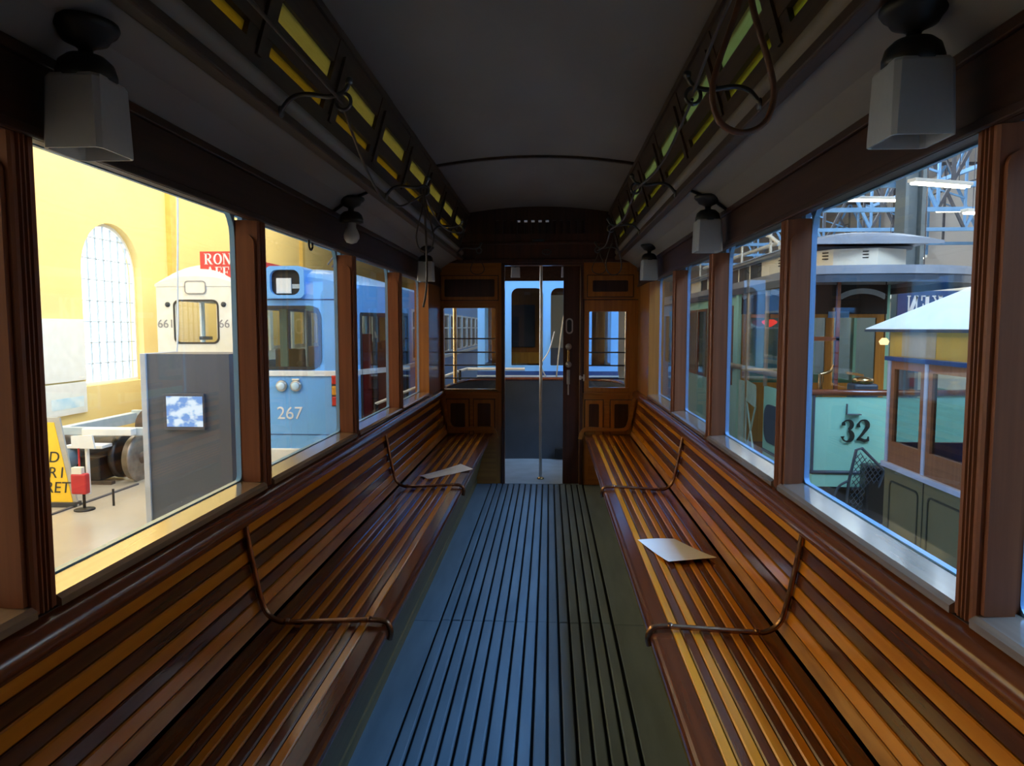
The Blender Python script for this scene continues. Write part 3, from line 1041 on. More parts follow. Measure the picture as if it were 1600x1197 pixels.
loop_strap('hanging_strap', 0.485, 1.47, 2.215, 0.125, 0.325, 'large brown leather loop strap hanging closest to the viewer over the bright bench', 'leather', 0.0065, 0.1)
loop_strap('hanging_strap', -0.515, 3.5, 2.165, 0.085, 0.29, 'thin leather loop strap hanging from the bracket beside the bare-bulb lamp', 'leather_dark', 0.0045, 0.2)
loop_strap('hanging_strap', 0.54, 4.9, 2.160, 0.11, 0.30, 'thin pale loop strap on the third bracket over the bright bench', 'leather_dark', 0.0045, 0.2)
loop_strap('hanging_strap', 0.53, 6.2, 2.165, 0.12, 0.20, 'short stirrup-shaped strap on the bracket by the bulkhead over the bright bench', 'leather_dark', 0.0045, 0.0)
loop_strap('hanging_strap', -0.53, 6.2, 2.165, 0.12, 0.20, 'short stirrup-shaped strap on the bracket by the bulkhead over the shadowed bench', 'leather_dark', 0.0045, 0.0)
mb = MB((-0.5, 3.46, 2.17))
mb.tube(spline([(-0.512, 3.46, 2.17), (-0.505, 3.46, 2.0), (-0.50, 3.46, 1.8), (-0.505, 3.46, 1.68), (-0.52, 3.46, 1.60)], 6), 0.0055, 'leather_dark', 6)
tagged(mb.build('hanging_strap_end'), 'long loose leather strap hanging straight down beside the thin loop', 'strap')


def cord(name, pts, label, r=0.005, m='leather_dark'):
    mb = MB(pts[0])
    mb.tube(spline(pts, 8), r, m, 6)
    return tagged(mb.build(name), label, 'cord', 'leather signal cords along the clerestory')


cord('signal_cord', [(-0.515, 2.14, 2.15), (-0.53, 2.4, 2.06), (-0.55, 2.75, 2.005), (-0.55, 3.1, 2.03), (-0.52, 3.49, 2.15)], 'dark leather cord sagging between the two brackets nearest the viewer over the shadowed bench')
cord('signal_cord', [(-0.515, 0.4, 2.17), (-0.515, 1.3, 2.17), (-0.515, 2.12, 2.165)], 'taut dark cord entering the first bracket over the shadowed bench')
cord('signal_cord', [(-0.515, 3.51, 2.15), (-0.53, 4.0, 2.10), (-0.53, 4.5, 2.11), (-0.515, 4.86, 2.15)], 'dark cord sagging slightly between second and third bracket over the shadowed bench')
cord('signal_cord', [(0.485, 0.3, 2.215), (0.485, 1.47, 2.212), (0.51, 2.12, 2.17)], 'taut cord that carries the large leather loop over the bright bench')
cord('signal_cord', [(0.515, 2.14, 2.165), (0.53, 2.8, 2.13), (0.515, 3.49, 2.165)], 'dark cord between first and second bracket over the bright bench')
cord('signal_cord', [(0.515, 3.51, 2.165), (0.53, 4.2, 2.13), (0.515, 4.86, 2.165)], 'dark cord between second and third bracket over the bright bench')
cord('signal_cord', [(0.515, 4.88, 2.165), (0.53, 5.5, 2.13), (0.515, 6.19, 2.165)], 'thin cord between third and fourth bracket over the bright bench')

# ------------------------------------------------------------------ front platform
mb = MB()
mb.box(-0.95, YE + 0.05, -0.12, 0.95, 8.02, -0.005, 'platform_floor')
struct(mb, 'floor_platform', label='pale floor of the open front platform')
plan = spline([(-0.93, 6.74, 0), (-0.90, 7.15, 0), (-0.86, 7.55, 0), (-0.74, 7.87, 0), (-0.45, 7.99, 0), (0, 8.02, 0), (0.45, 7.99, 0), (0.74, 7.87, 0), (0.86, 7.55, 0), (0.90, 7.15, 0), (0.93, 6.74, 0)], 5)
mb = MB()


def shell(mb, plan, z0, z1, th, m):
    L = []
    for i, p in enumerate(plan):
        t = (plan[min(i + 1, len(plan) - 1)] - plan[max(i - 1, 0)]).normalized()
        L.append((p.x - t.y * th, p.y + t.x * th))
    for i in range(len(plan) - 1):
        mb.prism([(plan[i].x, plan[i].y), (plan[i + 1].x, plan[i + 1].y), L[i + 1], L[i]], 'z', z0, z1, m)


shell(mb, plan, -0.45, 0.90, 0.03, 'dash_grey')
d = struct(mb, 'wall_platform_dash', label='grey curved dash wall of the front platform')
p = MB()
p.tube([(q.x, q.y + 0.01, 0.915) for q in plan], 0.02, 'wood_rail', 8)
p.build('rim', d)
p = MB()
p.box(0.17, 7.955, 0.01, 0.27, 7.99, 0.13, 'iron', 0.01)
p.box(0.33, 7.93, 0.44, 0.45, 7.97, 0.48, 'iron', 0.006)
p.build('dash_fitting', d)
# hood over the platform
mb = MB()
mb.box(-1.0, YE + 0.05, 2.20, 1.0, 8.15, 2.30, 'wood_dark')
mb.box(-1.0, 8.02, 2.03, 1.0, 8.10, 2.25, 'wood_dark')
mb.box(-1.0, YE + 0.05, 2.06, -0.94, 8.10, 2.25, 'wood_dark')
mb.box(0.94, YE + 0.05, 2.06, 1.0, 8.10, 2.25, 'wood_dark')
struct(mb, 'ceiling_platform', label='dark hood roof over the front platform')
mb = MB((0.02, 6.92, 0))
mb.cyl((0.02, 6.92, 0.0), (0.02, 6.92, 2.2), 0.0145, 'nickel', 14)
mb.lathe([(0.035, 0.0), (0.035, 0.008), (0.018, 0.02)], (0.02, 6.92, 0.0), 'brass', 14)
tagged(mb.build('grab_pole'), 'bright metal grab pole standing just beyond the open doorway', 'pole')
for (x, l) in ((-0.855, 'brass corner pole of the platform seen through the wide bulkhead window'), (0.875, 'brass corner pole of the platform behind the small framed bulkhead window')):
    mb = MB((x, 7.12, 0.93))
    mb.cyl((x, 7.12, 0.935), (x, 7.12, 2.2), 0.02, 'brass', 12)
    tagged(mb.build('corner_pole'), l, 'pole')
for (x, l) in ((-0.25, 'frosted square lamp under the platform hood, over the open half of the doorway'), (0.27, 'frosted square lamp under the platform hood, half hidden behind the sliding door')):
    c = dup(l0, (x, 7.35, 2.20), l, 'frosted lamps under the platform hood')
    c.scale = (0.78, 0.78, 0.7)

# ================================================================== THE HALL
FZ = -0.8
mb = MB()
mb.box(-9.2, -6, FZ - 0.2, 15, 45, FZ, 'concrete')
struct(mb, 'ground', label='pale polished concrete floor of the museum hall')

# left wall, with a tall arched window
WX = -8.85
ARCHES = (0.9, 5.32, 9.74, 14.15)  # only the last arch is in view; the others are added for daylight
AZ0, AZ1, AR = 0.36, 3.62, 1.0
zc = AZ1 - AR
WTOP = 7.2
mb = MB()
prev = -6
for yw in ARCHES:
    mb.box(WX - 0.3, prev, FZ, WX, yw - AR, WTOP, 'yellow_wall')
    mb.box(WX - 0.3, yw - AR, FZ, WX, yw + AR, AZ0, 'yellow_wall')
    ac = [(yw + AR * math.cos(PI * k / 16), zc + AR * math.sin(PI * k / 16)) for k in range(17)]
    for k in range(16):
        (ya, za), (yb, zb) = ac[k], ac[k + 1]
        mb.prism([(ya, za), (yb, zb), (yb, WTOP), (ya, WTOP)], 'x', WX - 0.3, WX, 'yellow_wall')
    prev = yw + AR
mb.box(WX - 0.3, prev, FZ, WX, 45, WTOP, 'yellow_wall')
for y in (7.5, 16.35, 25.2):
    mb.box(WX, y - 0.12, FZ, WX + 0.12, y + 0.12, WTOP, 'pilaster_yellow')  # pilasters in a deeper yellow than the wall
struct(mb, 'wall_hall_left', label='yellow plastered hall wall')
gx = WX - 0.2
for wi, yw in enumerate(ARCHES):
    arch = [(yw - AR, AZ0), (yw + AR, AZ0)] + [(yw + AR * math.cos(PI * k / 16), zc + AR * math.sin(PI * k / 16)) for k in range(17)]
    mb = MB()
    mb.ring(arch, [(yw + (y - yw) * 0.96, AZ0 + 0.05 + (z - AZ0) * 0.965) for y, z in arch], 'x', gx - 0.04, gx + 0.04, 'white_paint')
    for i in range(1, 8):
        y = yw - AR + i * AR / 4
        zt = zc + math.sqrt(max(0, AR * AR - (y - yw) ** 2))
        mb.box(gx - 0.015, y - 0.009, AZ0, gx + 0.015, y + 0.009, zt, 'frame_grey')
    for i in range(1, 8):
        z = AZ0 + i * 0.42
        hw = AR if z < zc else math.sqrt(max(0.01, AR * AR - (z - zc) ** 2))
        mb.box(gx - 0.015, yw - hw, z - 0.009, gx + 0.015, yw + hw, z + 0.009, 'frame_grey')
    w = struct(mb, 'window_%d' % (11 + wi), label='tall overexposed arched window in the yellow wall')
    g = MB()
    g.prism(arch, 'x', gx - 0.003, gx + 0.003, 'arch_glass')
    g.build('pane', w)

mb = MB()
mb.box(-9.2, 44.7, FZ, 15, 45, WTOP, 'beige_wall')
mb.box(-9.2, 44.4, 3.2, 0, 44.7, 5.2, 'yellow_wall')
struct(mb, 'wall_hall_far', label='far end wall of the hall')
mb = MB()
mb.box(-9.2, -6.3, FZ, 15, -6, WTOP, 'beige_wall')
struct(mb, 'wall_hall_rear', label='end wall of the hall behind the viewer')
mb = MB()
mb.box(14.7, -6, FZ, 15, 45, WTOP, 'beige_wall')
mb.box(14.62, 4, 2.6, 14.7, 45, 3.3, 'kiosk_yellow')
struct(mb, 'wall_hall_right', label='beige hall wall beyond the mint tram')
mb = MB()
mb.box(-9.2, -6, WTOP, 15, 45, WTOP + 0.1, 'roof_deck')
struct(mb, 'ceiling_hall', label='greyish pink roof deck of the hall')

# roof trusses across the right bay
TX0, TX1, TB, TT = 1.5, 14.5, 4.3, 6.9
for ti, ty in enumerate((11.2, 14.5, 17.5, 21.0, 24.5, 28.0, 32.0)):
    mb = MB()
    mats = ['steel_blue', 'steel_grey']
    nseg = 10
    dx = (TX1 - TX0) / nseg
    mb.bar((TX0, ty, TB), (TX1, ty, TB), 0.09, 0.1, 'steel_blue')
    mb.bar((TX0, ty, TT), (TX1, ty, TT), 0.09, 0.1, 'steel_grey')
    for i in range(nseg + 1):
        x = TX0 + i * dx
        mb.bar((x, ty, TB), (x, ty, TT), 0.06, 0.06, mats[i % 2], (0, 1, 0))
        if i < nseg:
            a, b = (TB, TT) if i % 2 == 0 else (TT, TB)
            mb.bar((x, ty, a), (x + dx, ty, b), 0.07, 0.07, mats[(i // 2) % 2], (0, 1, 0))
            mb.bar((x, ty, (TB + TT) / 2), (x + dx, ty, (a + 2 * b) / 3), 0.045, 0.045, mats[(i + 1) % 2], (0, 1, 0))
    o = struct(mb, 'beam_truss.%03d' % ti, label='lattice steel roof truss')
for xi, x in enumerate((5.5, 8.1, 11.0)):
    mb = MB()
    mb.bar((x, 8, 5.6), (x, 26, 5.6), 0.08, 0.1, 'steel_blue')
    for y in range(8, 26, 2):
        mb.bar((x, y, 5.6), (x, y + 1, 6.9), 0.05, 0.05, 'steel_grey')
        mb.bar((x, y + 1, 6.9), (x, y + 2, 5.6), 0.05, 0.05, 'steel_blue')
    struct(mb, 'beam_purlin.%03d' % xi, label='lattice steel purlin under the roof')
# steel column
mb = MB()
mb.box(6.86, 14.0, FZ, 6.93, 14.4, 6.9, 'column_grey')
mb.box(7.17, 14.0, FZ, 7.24, 14.4, 6.9, 'column_grey')
mb.box(6.93, 14.17, FZ, 7.17, 14.24, 6.9, 'column_grey')
mb.box(6.76, 13.9, FZ, 7.34, 14.5, FZ + 0.05, 'column_grey')
struct(mb, 'column', label='grey steel column behind the mint tram')


# hall lamps
def hall_lamp(loc, ang, label):
    t = thing('hall_lamp', loc, label, 'lamp', 'fluorescent lamps under the hall roof')
    t.rotation_euler = (0, 0, ang)
    mb = MB()
    mb.box(-0.62, -0.09, 0.03, 0.62, 0.09, 0.09, 'white_paint', 0.01)
    for x in (-0.4, 0.4):
        mb.cyl((x, 0, 0.08), (x, 0, WTOP - loc[2] - 0.002), 0.008, 'steel_grey', 6)
    mb.build('housing', t)
    mb = MB()
    for y in (-0.045, 0.045):
        mb.cyl((-0.58, y, 0.012), (0.58, y, 0.012), 0.018, 'tube_light', 10)
    mb.build('tube', t)
    return t


def PX(u, v, Y):
    return (0.1 + (u - 858) / 1100 * Y, Y, 1.5 + (512 - v) / 1100 * Y)


hall_lamp((6.65, 12.4, 3.87), 0.35, 'glowing fluorescent hall lamp close beside the grey steel column')
hall_lamp((8.75, 14.6, 3.72), 0.35, 'glowing fluorescent hall lamp at the window edge below the column lamp')
hall_lamp((7.1, 16.0, 4.25), 0.1, 'glowing fluorescent hall lamp far from the column among the trusses')
hall_lamp((8.8, 18.0, 3.2), 0.3, 'low glowing fluorescent lamp just above the mint tram canopy')
hall_lamp((10.4, 18.5, 4.4), 0.0, 'distant fluorescent lamp behind the column lamp')
hall_lamp((5.6, 20.0, 4.6), 0.2, 'distant fluorescent lamp over the mint tram clerestory')


# ------------------------------------------------------------------ tram bodies
def outline_body(x0, x1, yf, yc, yb, ch):
    """plan outline of a tram with chamfered front corners"""
    return [(x0 + ch, yf), (x1 - ch, yf), (x1, yc), (x1, yb), (x0, yb), (x0, yc)]


def wall_with_holes(mb, p0, p1, z0, z1, holes, th, m, nrm):
    """vertical wall strip from p0 to p1 (xy) with rectangular holes (s0, z0, s1, z1) measured along it"""
    p0, p1 = Vector(p0), Vector(p1)
    L = (p1 - p0).length
    t = (p1 - p0) / L
    n_ = Vector(nrm) * th
    ss = sorted({0.0, L, *[h[0] for h in holes], *[h[2] for h in holes]})
    zs = sorted({z0, z1, *[h[1] for h in holes], *[h[3] for h in holes]})
    for i in range(len(ss) - 1):
        sm = (ss[i] + ss[i + 1]) / 2
        run = None
        for j in range(len(zs) - 1):
            zm = (zs[j] + zs[j + 1]) / 2
            hole = any(h[0] < sm < h[2] and h[1] < zm < h[3] for h in holes)
            if not hole:
                if run is None:
                    run = [zs[j], zs[j + 1]]
                else:
                    run[1] = zs[j + 1]
            if hole or j == len(zs) - 2:
                if run:
                    a, b = p0 + t * ss[i], p0 + t * ss[i + 1]
                    mb.prism([(a.x, a.y), (b.x, b.y), (b.x + n_.x, b.y + n_.y), (a.x + n_.x, a.y + n_.y)], 'z', run[0], run[1], m)
                run = None


def roof(mb, x0, x1, y0, y1, z0, rise, m, n=10, nose=0.5, taper=1.0):
    """barrel roof with a rounded nose at y0"""
    rows = []
    for j in range(7):
        t = j / 6
        if j < 6:
            y = y0 + nose * (1 - math.cos(t * PI / 2))
            k = 0.35 + 0.65 * math.sin(t * PI / 2)
        else:
            y, k = y1, 1.0
        wf = taper + (1 - taper) * min(1.0, (y - y0) / nose)
        rows.append([((x0 + x1) / 2 + wf * (x1 - x0) / 2 * (-1 + 2 * i / n), y, z0 + rise * k * (1 - abs(-1 + 2 * i / n) ** 2.6)) for i in range(n + 1)])
    vs = [p for r_ in rows for p in r_]
    w = n + 1
    fs = [(j * w + i, j * w + i + 1, (j + 1) * w + i + 1, (j + 1) * w + i) for j in range(6) for i in range(n)]
    mb.add(vs, fs, m, True)
    mb.add(rows[0] + [(p[0], p[1], z0 - 0.04) for p in rows[0]], [(i, i + 1, w + i + 1, w + i) for i in range(n)], m)


# --- light blue tram 267
X0_, X1_, YF, YC, YBK = -4.75, -2.20, 9.5, 10.75, 31.0
fc = -3.475
t = thing('tram', (fc, 20, FZ), 'light blue tram with white number 267 on its flat front', 'tram')
org = (fc, 20, FZ)
zb, zt = -0.17, 2.1
mb = MB(org)
face0, face1 = (fc - 0.74, YF), (fc + 0.74, YF)
wall_with_holes(mb, face0, face1, zb, zt, [(0.30, 0.955, 1.18, 1.77)], 0.06, 'tram_blue', (0, 1))
# chamfers with a doorway
for (pa, pb, nn) in ((face1, (X1_, YC), (-0.8, 0.4)), ((X0_, YC), face0, (0.8, 0.4))):
    LL = (Vector(pb) - Vector(pa)).length
    wall_with_holes(mb, pa, pb, zb, zt, [(0.42, 0.05, 1.08, 1.70)], 0.05, 'tram_blue', nn)
# sides with windows
holes = []
y = 0.0
winY = []
holes.append((0.10, 0.05, 0.62, 1.72))
y = 1.0
while y < 19.2:
    holes.append((y, 0.95, y + 0.92, 1.80))
    winY.append(y)
    y += 1.15
wall_with_holes(mb, (X1_, YC), (X1_, YBK), zb, zt, holes, 0.05, 'tram_blue', (-1, 0))
wall_with_holes(mb, (X0_, YC), (X0_, YBK), zb, zt, holes, 0.05, 'tram_blue', (1, 0))
mb.box(X0_, YBK - 0.05, zb, X1_, YBK, zt, 'tram_blue')
mb.prism(outline_body(X0_ + 0.05, X1_ - 0.05, YF + 0.06, YC, YBK, 0.55), 'z', zb, zb + 0.05, 'dash_grey')
mb.build('body', t)
mb = MB(org)
roof(mb, X0_ + 0.03, X1_ - 0.03, YF + 0.02, YBK, zt, 0.27, 'tram_blue', nose=1.3, taper=0.59)
mb.build('roof', t)
mb = MB(org)
mb.box(fc - 0.75, YF - 0.025, 0.835, fc + 0.75, YF, 0.91, 'white_paint', 0.008)
mb.bar((fc + 0.74, YF - 0.01, 0.872), (X1_ + 0.01, YC, 0.872), 0.03, 0.075, 'white_paint')
mb.box(X1_, YC, 0.835, X1_ + 0.025, YBK, 0.91, 'white_paint', 0.008)
mb.build('white_band', t)
mb = MB(org)
mb.box(fc - 0.76, YF - 0.03, zb - 0.22, fc + 0.76, YF + 0.05, zb, 'white_paint', 0.02)
mb.box(X0_ + 0.1, YC, FZ + 0.1, X1_ - 0.1, YBK, zb, 'dash_grey')
mb.build('skirt', t)
mb = MB(org)
mb.ring(rrect(fc - 0.47, 0.92, fc + 0.47, 1.80, 0.16), rrect(fc - 0.425, 0.965, fc + 0.425, 1.755, 0.13), 'y', YF - 0.012, YF + 0.01, 'rubber')
wf_ = mb.build('windscreen_frame', t)
mb = MB(org)
mb.prism(rrect(fc - 0.43, 0.96, fc + 0.43, 1.76, 0.13), 'y', YF + 0.012, YF + 0.02, 'tram_glass')
mb.build('windscreen', wf_)
mb = MB(org)
mb.ring(rrect(fc - 0.26, 1.895, fc + 0.27, 2.33, 0.08), rrect(fc - 0.20, 1.94, fc + 0.21, 2.28, 0.10), 'y', YF - 0.09, YF + 0.35, 'tram_blue')
mb.prism(rrect(fc - 0.21, 1.93, fc + 0.22, 2.29, 0.10), 'y', YF - 0.02, YF + 0.3, 'black')
db_ = mb.build('destination_box', t)
mb = MB(org)
mb.box(fc - 0.13, YF - 0.045, 1.965, fc + 0.075, YF - 0.02, 2.17, 'white_paint', 0.004)
mb.build('destination_blind', db_)
mb = MB(org)
mb.box(fc + 0.085, YF - 0.03, 2.03, fc + 0.2, YF - 0.02, 2.09, 'frame_grey')
mb.build('route_plate', db_)
for dx_, nm in ((-0.10, 'headlamp'), (0.10, 'headlamp')):
    mb = MB(org)
    mb.lathe([(0.078, 0.0), (0.078, -0.03), (0.062, -0.05), (0.055, -0.045), (0.04, -0.052), (0.01, -0.056)], (fc + dx_, YF, 0.70), 'nickel', 20, 'y')
    if dx_ > 0:
        mb.box(fc + dx_ - 0.05, YF - 0.04, 0.775, fc + dx_ + 0.05, YF, 0.80, 'cream_paint', 0.006)
    hl_ = mb.build(nm, t)
    mb = MB(org)
    mb.lathe([(0.056, -0.048), (0.05, -0.058), (0.01, -0.062)], (fc + dx_, YF, 0.70), 'board_blue', 20, 'y')
    mb.build('lens', hl_)
mb = MB(org)
for z, m in ((0.725, 'lamp_red'), (0.575, 'lamp_orange'), (0.43, 'lamp_red')):
    mb.box(fc + 0.60, YF - 0.03, z, fc + 0.685, YF, z + 0.125, m, 0.012)
mb.box(fc + 0.595, YF - 0.012, 0.42, fc + 0.69, YF, 0.86, 'dash_grey')
mb.build('tail_lamps', t)
font_mesh('lettering', '267', 0.245, Matrix.Translation(Vector((fc - 0.0, YF - 0.004, 0.315)) - Vector(org)) @ FACE_CAM, 'digit_white', t)
for z0_, z1_ in ((1.875, 1.89), (0.02, 0.03)):
    mb = MB(org)
    mb.box(fc - 0.74, YF - 0.006, z0_, fc + 0.74, YF, z1_, 'tram_blue_dark')
    mb.build('body_seam', t)
# chamfer doors and side glazing
mb = MB(org)
a, b = Vector(face1), Vector((X1_, YC))
tt = (b - a).normalized()
for s0, s1 in ((0.42, 0.74), (0.76, 1.08)):
    p, q = a + tt * s0, a + tt * s1
    mb.bar((p.x, p.y, 0.05), (p.x, p.y, 1.70), 0.03, 0.04, 'rubber')
    mb.bar((q.x, q.y, 0.05), (q.x, q.y, 1.70), 0.03, 0.04, 'rubber')
    mb.prism([(p.x - 0.02, p.y + 0.01), (q.x - 0.02, q.y + 0.01), (q.x - 0.03, q.y + 0.015), (p.x - 0.03, p.y + 0.015)], 'z', 0.05, 1.70, 'tram_glass')
p, q = a + tt * 0.42, a + tt * 1.08
mb.bar((p.x, p.y, 1.69), (q.x, q.y, 1.69), 0.04, 0.05, 'rubber')
mb.build('front_door', t)
for i, yy in enumerate([-0.9] + winY):
    mb = MB(org)
    y0_, y1_ = (YC + yy, YC + yy + 0.92)
    if yy < 0:
        y0_, y1_ = YC + 0.10, YC + 0.62
    z0_, z1_ = (0.05, 1.72) if yy < 0 else (0.95, 1.80)
    mb.ring(rect_like(y0_ - 0.01, z0_ - 0.01, y1_ + 0.01, z1_ + 0.01), rrect(y0_ + 0.03, z0_ + 0.03, y1_ - 0.03, z1_ - 0.03, 0.05), 'x', X1_ - 0.02, X1_ + 0.012, 'rubber' if yy < 0 else 'white_paint')
    if yy >= 0:
        mb.box(X1_ - 0.01, y0_, 1.48, X1_ + 0.01, y1_, 1.51, 'white_paint')
    sw_ = mb.build('side_window' if yy >= 0 else 'side_door', t)
    mb = MB(org)
    mb.box(X1_ - 0.014, y0_, z0_, X1_ - 0.008, y1_, z1_, 'tram_glass')
    mb.build('pane', sw_)
for yy in (11.6, 13.2, 15, 17, 19, 21, 23):
    for x in (X0_ + 0.5, X1_ - 0.55):
        mb = MB(org)
        mb.box(x - 0.25, yy, 0.1, x + 0.25, yy + 0.1, 1.15, 'seat_brown', 0.03)
        mb.box(x - 0.25, yy, 0.1, x + 0.25, yy + 0.5, 0.45, 'seat_brown', 0.03)
        mb.build('passenger_seat', t)
for x in (-3.08, -3.7):
    mb = MB(org)
    mb.cyl((x, 10.9, -0.1), (x, 10.9, 2.1), 0.02, 'nickel')
    mb.build('cab_pole', t)
mb = MB(org)
mb.ring(rect_like(X0_ + 0.5, -0.1, -3.5, 1.95), rect_like(X0_ + 0.62, 0.1, -3.62, 1.85), 'y', 11.2, 11.25, 'mint_pale')
mb.build('cab_partition', t)
mb = MB(org)
mb.box(-3.35, 11.2, 0.0, -2.75, 11.25, 1.40, 'lamp_red', 0.01)
mb.build('cab_door', t)
mb = MB(org)
mb.box(fc - 0.5, YF + 0.25, -0.1, fc + 0.5, YF + 0.6, 0.93, 'dash_grey', 0.03)
mb.build('driver_desk', t)
# roof equipment
mb = MB(org)
pts = spline([(-3.25, 10.6, 2.45), (-3.1, 10.6, 2.62), (-2.85, 10.6, 2.70), (-2.6, 10.6, 2.68), (-2.5, 10.65, 2.58)], 6)
mb.tube(pts, 0.012, 'steel_grey', 6)
mb.tube([(p.x + 0.03, p.y + 0.1, p.z - 0.03) for p in pts], 0.012, 'steel_grey', 6)
for k in range(4):
    mb.box(-2.75 + k * 0.07, 10.6, 2.5, -2.71 + k * 0.07, 10.66, 2.66, 'dark_blue_grey')
mb.build('roof_gear', t)

# --- white tram 661
ux, uy = -6.85, 13.6
org = (ux, 19, FZ)
t = thing('tram', org, 'white tram numbered 661 standing behind the grey display wall', 'tram')
mb = MB(org)
wall_with_holes(mb, (ux - 0.80, uy), (ux + 0.80, uy), -0.4, 2.35, [(0.39, 1.21, 1.21, 2.02)], 0.06, 'white_paint', (0, 1))
h661 = [(0.5 + 1.3 * k, 1.0, 1.65 + 1.3 * k, 2.05) for k in range(8)]
wall_with_holes(mb, (ux - 0.80, uy + 0.061), (ux - 0.80, 25), -0.4, 2.35, h661, 0.05, 'white_paint', (1, 0))
wall_with_holes(mb, (ux + 0.80, uy + 0.061), (ux + 0.80, 25), -0.4, 2.35, h661, 0.05, 'cream_paint', (-1, 0))
mb.box(ux - 0.8, 24.9, -0.4, ux + 0.8, 25, 2.35, 'white_paint')
mb.box(ux - 0.75, uy + 0.1, -0.4, ux + 0.75, 24.9, -0.35, 'white_paint')
mb.box(ux - 0.7, uy + 0.3, FZ, ux + 0.7, 24, -0.4, 'dash_grey')
mb.build('body', t)
mb = MB(org)
roof(mb, ux - 0.82, ux + 0.82, uy - 0.012, 25, 2.35, 0.45, 'white_paint', nose=0.9)
mb.build('roof', t)
mb = MB(org)
mb.ring(rrect(ux - 0.46, 1.18, ux + 0.46, 2.05, 0.12), rrect(ux - 0.425, 1.215, ux + 0.425, 2.015, 0.10), 'y', uy - 0.012, uy + 0.01, 'rubber')
mb.prism(rrect(ux - 0.43, 1.21, ux + 0.43, 2.02, 0.10), 'y', uy + 0.012, uy + 0.02, 'window_glass')
mb.build('windscreen', t)
mb = MB(org)
mb.ring(rrect(ux - 0.21, 2.16, ux + 0.22, 2.42, 0.07), rrect(ux - 0.19, 2.18, ux + 0.20, 2.40, 0.05), 'y', uy - 0.03, uy + 0.02, 'digit_grey')
mb.box(ux - 0.19, uy - 0.02, 2.18, ux + 0.20, uy + 0.02, 2.40, 'white_paint')
mb.build('destination_box', t)
for dx_ in (-0.57, 0.56):
    mb = MB(org)
    mb.lathe([(0.05, 0.0), (0.05, -0.02), (0.02, -0.04)], (ux + dx_, uy, 1.955), 'dash_grey', 14, 'y')
    mb.build('marker_lamp', t)
for dx_ in (-0.62, 0.615):
    font_mesh('lettering', '661', 0.23, Matrix.Translation(Vector((ux + dx_, uy - 0.004, 1.57)) - Vector(org)) @ FACE_CAM, 'digit_grey', t)
mb = MB(org)
mb.box(ux - 0.25, uy + 0.7, -0.3, ux - 0.20, uy + 0.75, 2.2, 'board_blue')
mb.box(ux - 0.3, uy + 0.68, 1.25, ux - 0.05, uy + 0.75, 1.32, 'dash_grey')
mb.build('cab_pole', t)
mb = MB(org)
mb.box(ux - 0.3, uy + 0.5, -0.3, ux + 0.35, uy + 0.9, 1.15, 'white_paint', 0.02)
mb.build('driver_desk', t)

# red advertising boards above the white tram
org = (-6.4, 13.72, 2.5)
t = thing('roof_sign', org, 'red sign with white capital letters standing crosswise on the white tram roof', 'sign')
mb = MB(org)
mb.box(-6.80, 13.72, 2.46, -5.75, 13.76, 3.0, 'sign_red', 0.005)
mb.box(-6.5, 13.76, 2.40, -6.46, 13.9, 2.95, 'steel_grey')
mb.build('board', t)
mb = MB(org)
slab_text(mb, 'RON', 0.215, lambda a, b, d: (-6.715 + a, 13.72 - d, 2.745 + b), 'digit_white', 0.004, 1.12)
slab_text(mb, 'AFF', 0.215, lambda a, b, d: (-6.69 + a, 13.72 - d, 2.485 + b), 'digit_white', 0.004, 1.12)
mb.build('lettering', t)
org = (-6.45, 18, 2.6)
t = thing('roof_sign', org, 'long red board with pale swirls running along the white tram roof', 'sign')
mb = MB(org)
mb.box(-6.52, 15.4, 2.40, -6.48, 19.8, 3.02, 'sign_red', 0.005)
for y in (15.6, 17.5, 19.4):
    mb.box(-6.6, y, 2.36, -6.52, y + 0.05, 2.95, 'steel_grey')
mb.build('board', t)
for (y0_, y1_, z0_, z1_) in ((16.75, 17.0, 2.66, 2.88), (17.4, 17.9, 2.6, 2.85), (18.2, 18.9, 2.62, 2.86)):
    mb = MB(org)
    mb.prism([(y0_, z0_), (y1_, z0_ + 0.08), (y1_ + 0.1, z1_ + 0.05), (y0_ + 0.12, z1_)], 'x', -6.479, -6.475, 'cream_paint')
    mb.build('pale_swirl', t)

# --- wheelset / bogie
org = (-6.45, 10.9, FZ)
t = thing('tram_bogie', org, 'old tram bogie with large flanged wheel standing before the yellow wall', 'bogie')


def wheel(x, y, nm):
    mb = MB(org)
    z = FZ + 0.34
    mb.lathe([(0.08, -0.05), (0.27, -0.045), (0.285, -0.03), (0.29, -0.055)], (x, y, z), 'wheel_blue', 28, 'x')
    mb.lathe([(0.275, -0.06), (0.335, -0.055), (0.335, 0.03), (0.37, 0.04), (0.37, 0.065), (0.28, 0.07)], (x, y, z), 'wheel_steel', 32, 'x')
    w_ = mb.build(nm, t)
    mb = MB(org)
    mb.lathe([(0.09, -0.04), (0.10, 0.06), (0.07, 0.11), (0.05, 0.12)], (x, y, z), 'axle_brown', 16, 'x')
    mb.build('hub', w_)


